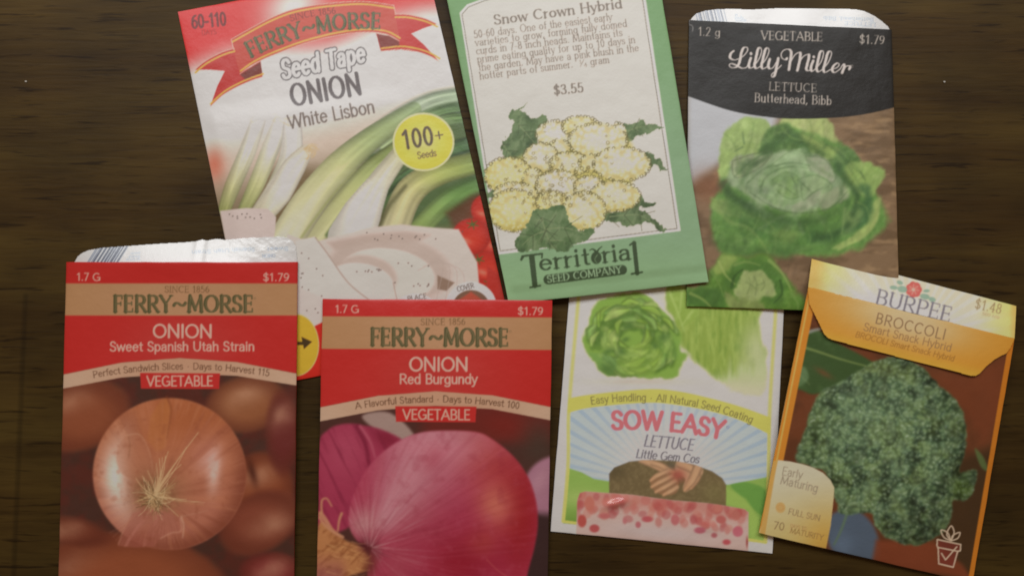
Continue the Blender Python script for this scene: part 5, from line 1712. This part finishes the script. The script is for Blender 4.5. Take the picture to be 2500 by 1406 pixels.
def paint_broccoli_flap():
    s = Sheet([(1974, 700), (2477, 825), (2434, 960), (1943, 838)])
    s.parts[0] = ('flap', None)
    X, Y = s.X, s.Y
    s.fill(np.ones(X.shape), (206, 142, 50))
    d = Y - (700 + (X - 1974) * .2485)
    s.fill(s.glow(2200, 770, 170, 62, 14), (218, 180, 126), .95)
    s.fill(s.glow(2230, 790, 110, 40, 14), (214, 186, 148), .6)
    s.fill(ss(84, 120, d) * .7, (224, 164, 62))
    tc = (150, 118, 78)
    s.text('BROCCOLI', (2136, 788), (2306, 829), 25, (142, 116, 82), .13, track=.14, part=s.part('product_lettering'))
    s.text('Smart Snack Hybrid', (2107, 806), (2321, 858), 19, tc, .12, track=.05, part=s.part('variety_lettering'))
    s.text('BROCOLI Smart Snack Hybrid', (2087, 822), (2328, 882), 14, (156, 112, 52), .13, shear=.12, part=s.part('variety_lettering'))
    return s


# ================================================================== open flaps of two packets
def paint_flap(corners, bars, lines, crumple=0):
    s = Sheet(corners)
    s.parts[0] = ('open_flap', None)
    s.fill(np.ones(s.X.shape), (226, 228, 232))
    k = s.part('barcode')
    for (a, b, w) in bars:
        s.line([a, b], w, (92, 98, 112), smooth=False, soft=1.4, part=k)
    for (t, a, b, h, f) in lines:
        s.text(t, a, b, h, (150, 156, 166), .13, f, part=s.part('flap_lettering'))
    return s


# ================================================================== lay the packets out
FM = 'red and white onion seed packets of one make'
zero = lambda U, V: 0 * U
print('painting')

sheet = paint_gem_lettuce()
r_gem, o_gem, g_gem = packet('gem', 'white and yellow lettuce seed packet with a clear seed window, under the orange broccoli packet', sheet, coated,
                             [.1, .1, .1, .1], 1.3, GA * 1.1, G, rim_white, seed=1, mats={'seed_window': film},
                             extra=lambda U, V: 1.15 * np.exp(-((U - .285) / .05) ** 2 - ((V - .876 + (U - .285) * .25) / .016) ** 2) + .35 * np.exp(-((U - .7) / .06) ** 2 - ((V - .93) / .02) ** 2))
sheet = paint_seed_tape()
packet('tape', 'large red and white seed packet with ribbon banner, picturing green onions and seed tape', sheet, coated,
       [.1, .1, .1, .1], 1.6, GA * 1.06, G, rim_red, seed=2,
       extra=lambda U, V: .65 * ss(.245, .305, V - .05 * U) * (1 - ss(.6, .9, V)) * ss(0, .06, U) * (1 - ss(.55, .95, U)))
sheet = paint_butterhead()
r_but, o_but, g_but = packet('butter', 'lettuce seed packet with black header and open white top flap, picturing a butterhead lettuce', sheet, matte,
                             [.1, .1, 1.7, 2.0], 1.3, GA, G, rim_black, seed=3, top=.9)
sheet = paint_cauliflower()
packet('cauli', 'green bordered seed packet with a cauliflower drawing and printed description', sheet, matte,
       [1.9, 2.0, 3.9, 3.0], 1.6, GA, G, rim_green, seed=4,
       extra=lambda U, V: -.45 * ss(.945, .975, V) * ss(0, .05, U))
sheet = paint_spanish_onion()
r_sp, o_sp, g_sp = packet('spanish', 'red headed onion seed packet with open white flap, picturing a golden brown onion', sheet, coated,
                          [.9, 2.6, .9, .1], 1.9, GA * .98, G, rim_red, seed=5, top=3.3)
sheet = paint_red_onion()
packet('red', 'red headed onion seed packet without a flap, picturing a big purple red onion', sheet, coated,
       [2.3, 4.4, .6, .4], 1.7, GA * 1.0, G, rim_red, seed=6, )
sheet = paint_broccoli()
r_br, o_br, g_br = packet('broc', 'orange edged broccoli seed packet with its orange top flap folded over the front', sheet, coated,
                          [4.6, 4.2, .6, 2.2], 1.9, GA, G, rim_gold, seed=7, pw=.7)


def curve_sheet(key, sheet, root, mat, zf, gain, inside=None, thick=.00022, pitch=2.0):
    objs, grid = build_sheet(key, sheet, root, mat, zf, gain, .004, pitch, inside, .3, 9)
    return objs, grid


def in_poly(pts):
    p = np.asarray(pts, float)

    def f(x, y):
        ins = np.zeros(x.shape, bool)
        for i in range(len(p)):
            (ax, ay), (bx, by) = p[i], p[(i + 1) % len(p)]
            if ay != by:
                ins ^= ((ay > y) != (by > y)) & (x < (bx - ax) * (y - ay) / (by - ay) + ax)
        return ins
    return f


# broccoli packet: sloping top face and the flap folded down over the front
br_edge = g_br[2][0]
fold_z = lambda U: np.interp(U, np.linspace(0, 1, len(br_edge)), br_edge) + .0004
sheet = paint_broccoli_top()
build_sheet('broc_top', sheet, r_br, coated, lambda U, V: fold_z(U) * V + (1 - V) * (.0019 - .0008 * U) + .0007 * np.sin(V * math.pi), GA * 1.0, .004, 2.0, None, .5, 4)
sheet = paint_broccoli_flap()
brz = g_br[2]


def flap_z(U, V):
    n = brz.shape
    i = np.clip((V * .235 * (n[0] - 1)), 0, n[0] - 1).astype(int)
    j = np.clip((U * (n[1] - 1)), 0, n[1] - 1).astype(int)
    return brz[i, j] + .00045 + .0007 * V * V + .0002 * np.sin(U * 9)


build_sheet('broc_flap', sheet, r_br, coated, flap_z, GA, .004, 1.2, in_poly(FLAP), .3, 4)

# white flap of the butterhead packet
FL = [(1684, 52), (1690, 44), (1700, 34), (1722, 27), (1750, 23.5), (1790, 22.5), (1830, 24.5), (1862, 23), (1900, 21), (1950, 21), (1990, 22), (2060, 22.5), (2090, 24), (2110, 28), (2135, 40), (2152, 52), (2168, 66), (2172, 74)]
rng = random.Random(3)
bars = []
x = 1699
while x < 1774:
    w = rng.choice([1.4, 1.4, 2.4, 3.4])
    bars.append(((x - 3, 22), (x + 5, 54), w))
    x += w + rng.choice([2, 3, 4.5])
lines = [('Butterhead, Bibb', (2133, 45), (2010, 41), 9, 'serif'), ('LETTUCE', (2138, 57), (2062, 53), 9, 'serif'), ('1 g', (1813, 38), (1794, 37), 5, 'sans'), ('Seed', (1816, 44), (1794, 43), 5, 'sans'), ('grams', (1822, 50), (1796, 49), 5, 'sans')]
sheet = paint_flap([(1680, 12), (2178, 14), (2177, 76), (1681, 56)], bars, lines)
e_but = g_but[2][0]
build_sheet('but_flap', sheet, r_but, inner, lambda U, V: .0004 + (np.interp(U, np.linspace(0, 1, len(e_but)), e_but) - .0009) * V ** .9 + .00025 * np.sin(U * 23) * (1 - V), (1.14, 1.24, 1.36), 0, 1.2, in_poly(FL), .3, 6)

# white flap of the spanish onion packet, creased near its right end
FL2 = [(176, 650), (183, 638), (190, 626), (200, 618), (216, 611), (250, 605), (330, 599.5), (400, 594.5), (450, 592), (480, 589), (494, 585), (506, 588), (520, 584.5), (536, 583.5), (548, 586), (600, 581), (680, 578), (700, 580), (714, 588), (722, 602), (726, 640), (727, 652)]
bars = []
x = 214
while x < 292:
    w = rng.choice([1.6, 1.8, 3.2, 4.6])
    bars.append(((x, 640), (x + 24, 602), w))
    x += w + rng.choice([2.2, 3.4, 5])
lines = [('Utah Strain', (560, 607), (468, 612), 9, 'sans'), ('Spanish', (622, 605), (566, 606), 9, 'sans'), ('Sweet', (704, 603), (652, 604), 9, 'sans'), ('ONION', (672, 620), (640, 621), 8, 'sans'), ('pack', (342, 616), (318, 617), 5, 'sans'), ('seed', (342, 624), (314, 625), 5, 'sans'), ('grams', (342, 631), (308, 632), 5, 'sans')]
sheet = paint_flap([(160, 560), (728, 560), (727, 646), (162, 648)], bars, lines)
e_sp = g_sp[2][0]


def sp_z(U, V):
    top = np.interp(U, np.linspace(0, 1, len(e_sp)), e_sp) - .0009
    low = .0005 + .0019 * ss(.62, .85, U)
    cr = .0003 * np.exp(-((U - .58) / .03) ** 2) * np.sin(V * 3 + U * 90) + .0002 * ss(.4, .9, U) * (fbm(U * 26, V * 5, 91) - .5) * 2
    return low + (top - low) * V ** .9 + cr * (.3 + .7 * (1 - V))


build_sheet('sp_flap', sheet, r_sp, inner, sp_z, (1.14, 1.24, 1.36), 0, 1.2, in_poly(FL2), .3, 8)

# ------------------------------------------------------------------ clearance between stacked packets (report only)
def clearance(a, b):
    (X, Y, Zt, *_), _b = SURF[a]
    (X2, Y2, Z2, *_), zb = SURF[b]
    ux = np.array([X[0, -1] - X[0, 0], Y[0, -1] - Y[0, 0]])
    vx = np.array([X[-1, 0] - X[0, 0], Y[-1, 0] - Y[0, 0]])
    M = np.linalg.inv(np.array([ux, vx]).T)
    q = M @ np.stack([X2.ravel() - X[0, 0], Y2.ravel() - Y[0, 0]])
    ok = (q[0] > 0) & (q[0] < 1) & (q[1] > 0) & (q[1] < 1)
    if not ok.any():
        return
    i = (q[1][ok] * (X.shape[0] - 1)).astype(int)
    j = (q[0][ok] * (X.shape[1] - 1)).astype(int)
    g = zb.ravel()[ok] - Zt[i, j]
    print('CLEAR', a, b, 'min mm %.2f' % (g.min() * 1000), 'max %.2f' % (g.max() * 1000))


for a, b in (('tape', 'cauli'), ('butter', 'cauli'), ('gem', 'butter'), ('gem', 'cauli'), ('tape', 'spanish'), ('tape', 'red'), ('cauli', 'red'), ('butter', 'broc'), ('gem', 'broc')):
    clearance(a, b)


# ------------------------------------------------------------------ two crumbs lying on the bare wood
crumb_m = paper_material('crumb', ink=False, col=(.7, .68, .62))


def crumb(px, py, r, label):
    x, y, z = plan(np.array(float(px)), np.array(float(py)), np.array(0.0))
    rng = random.Random(px)
    P = [(0, 0, 1), (0, 0, 0)]
    n = 7
    for h in (.35, .75):
        for i in range(n):
            q = rng.uniform(.7, 1.1)
            P.append((q * math.cos(6.283 * i / n), q * math.sin(6.283 * i / n) * .8, h))
    F = []
    for i in range(n):
        k = (i + 1) % n
        F += [(1, 2 + k, 2 + i), (2 + i, 2 + k, 2 + n + k), (2 + i, 2 + n + k, 2 + n + i), (2 + n + i, 2 + n + k, 0)]
    o = mesh_obj('crumb', np.array(P) * r, F, crumb_m)
    o.location = (float(x), float(y), 0.0)
    o['label'] = label
    o['category'] = 'crumb'
    o['group'] = 'crumbs on the table'


crumb(64, 200, .00042, 'tiny white crumb on dark wood left of the red packets')
crumb(2305, 201, .00046, 'tiny white crumb on dark wood right of the black headed packet')
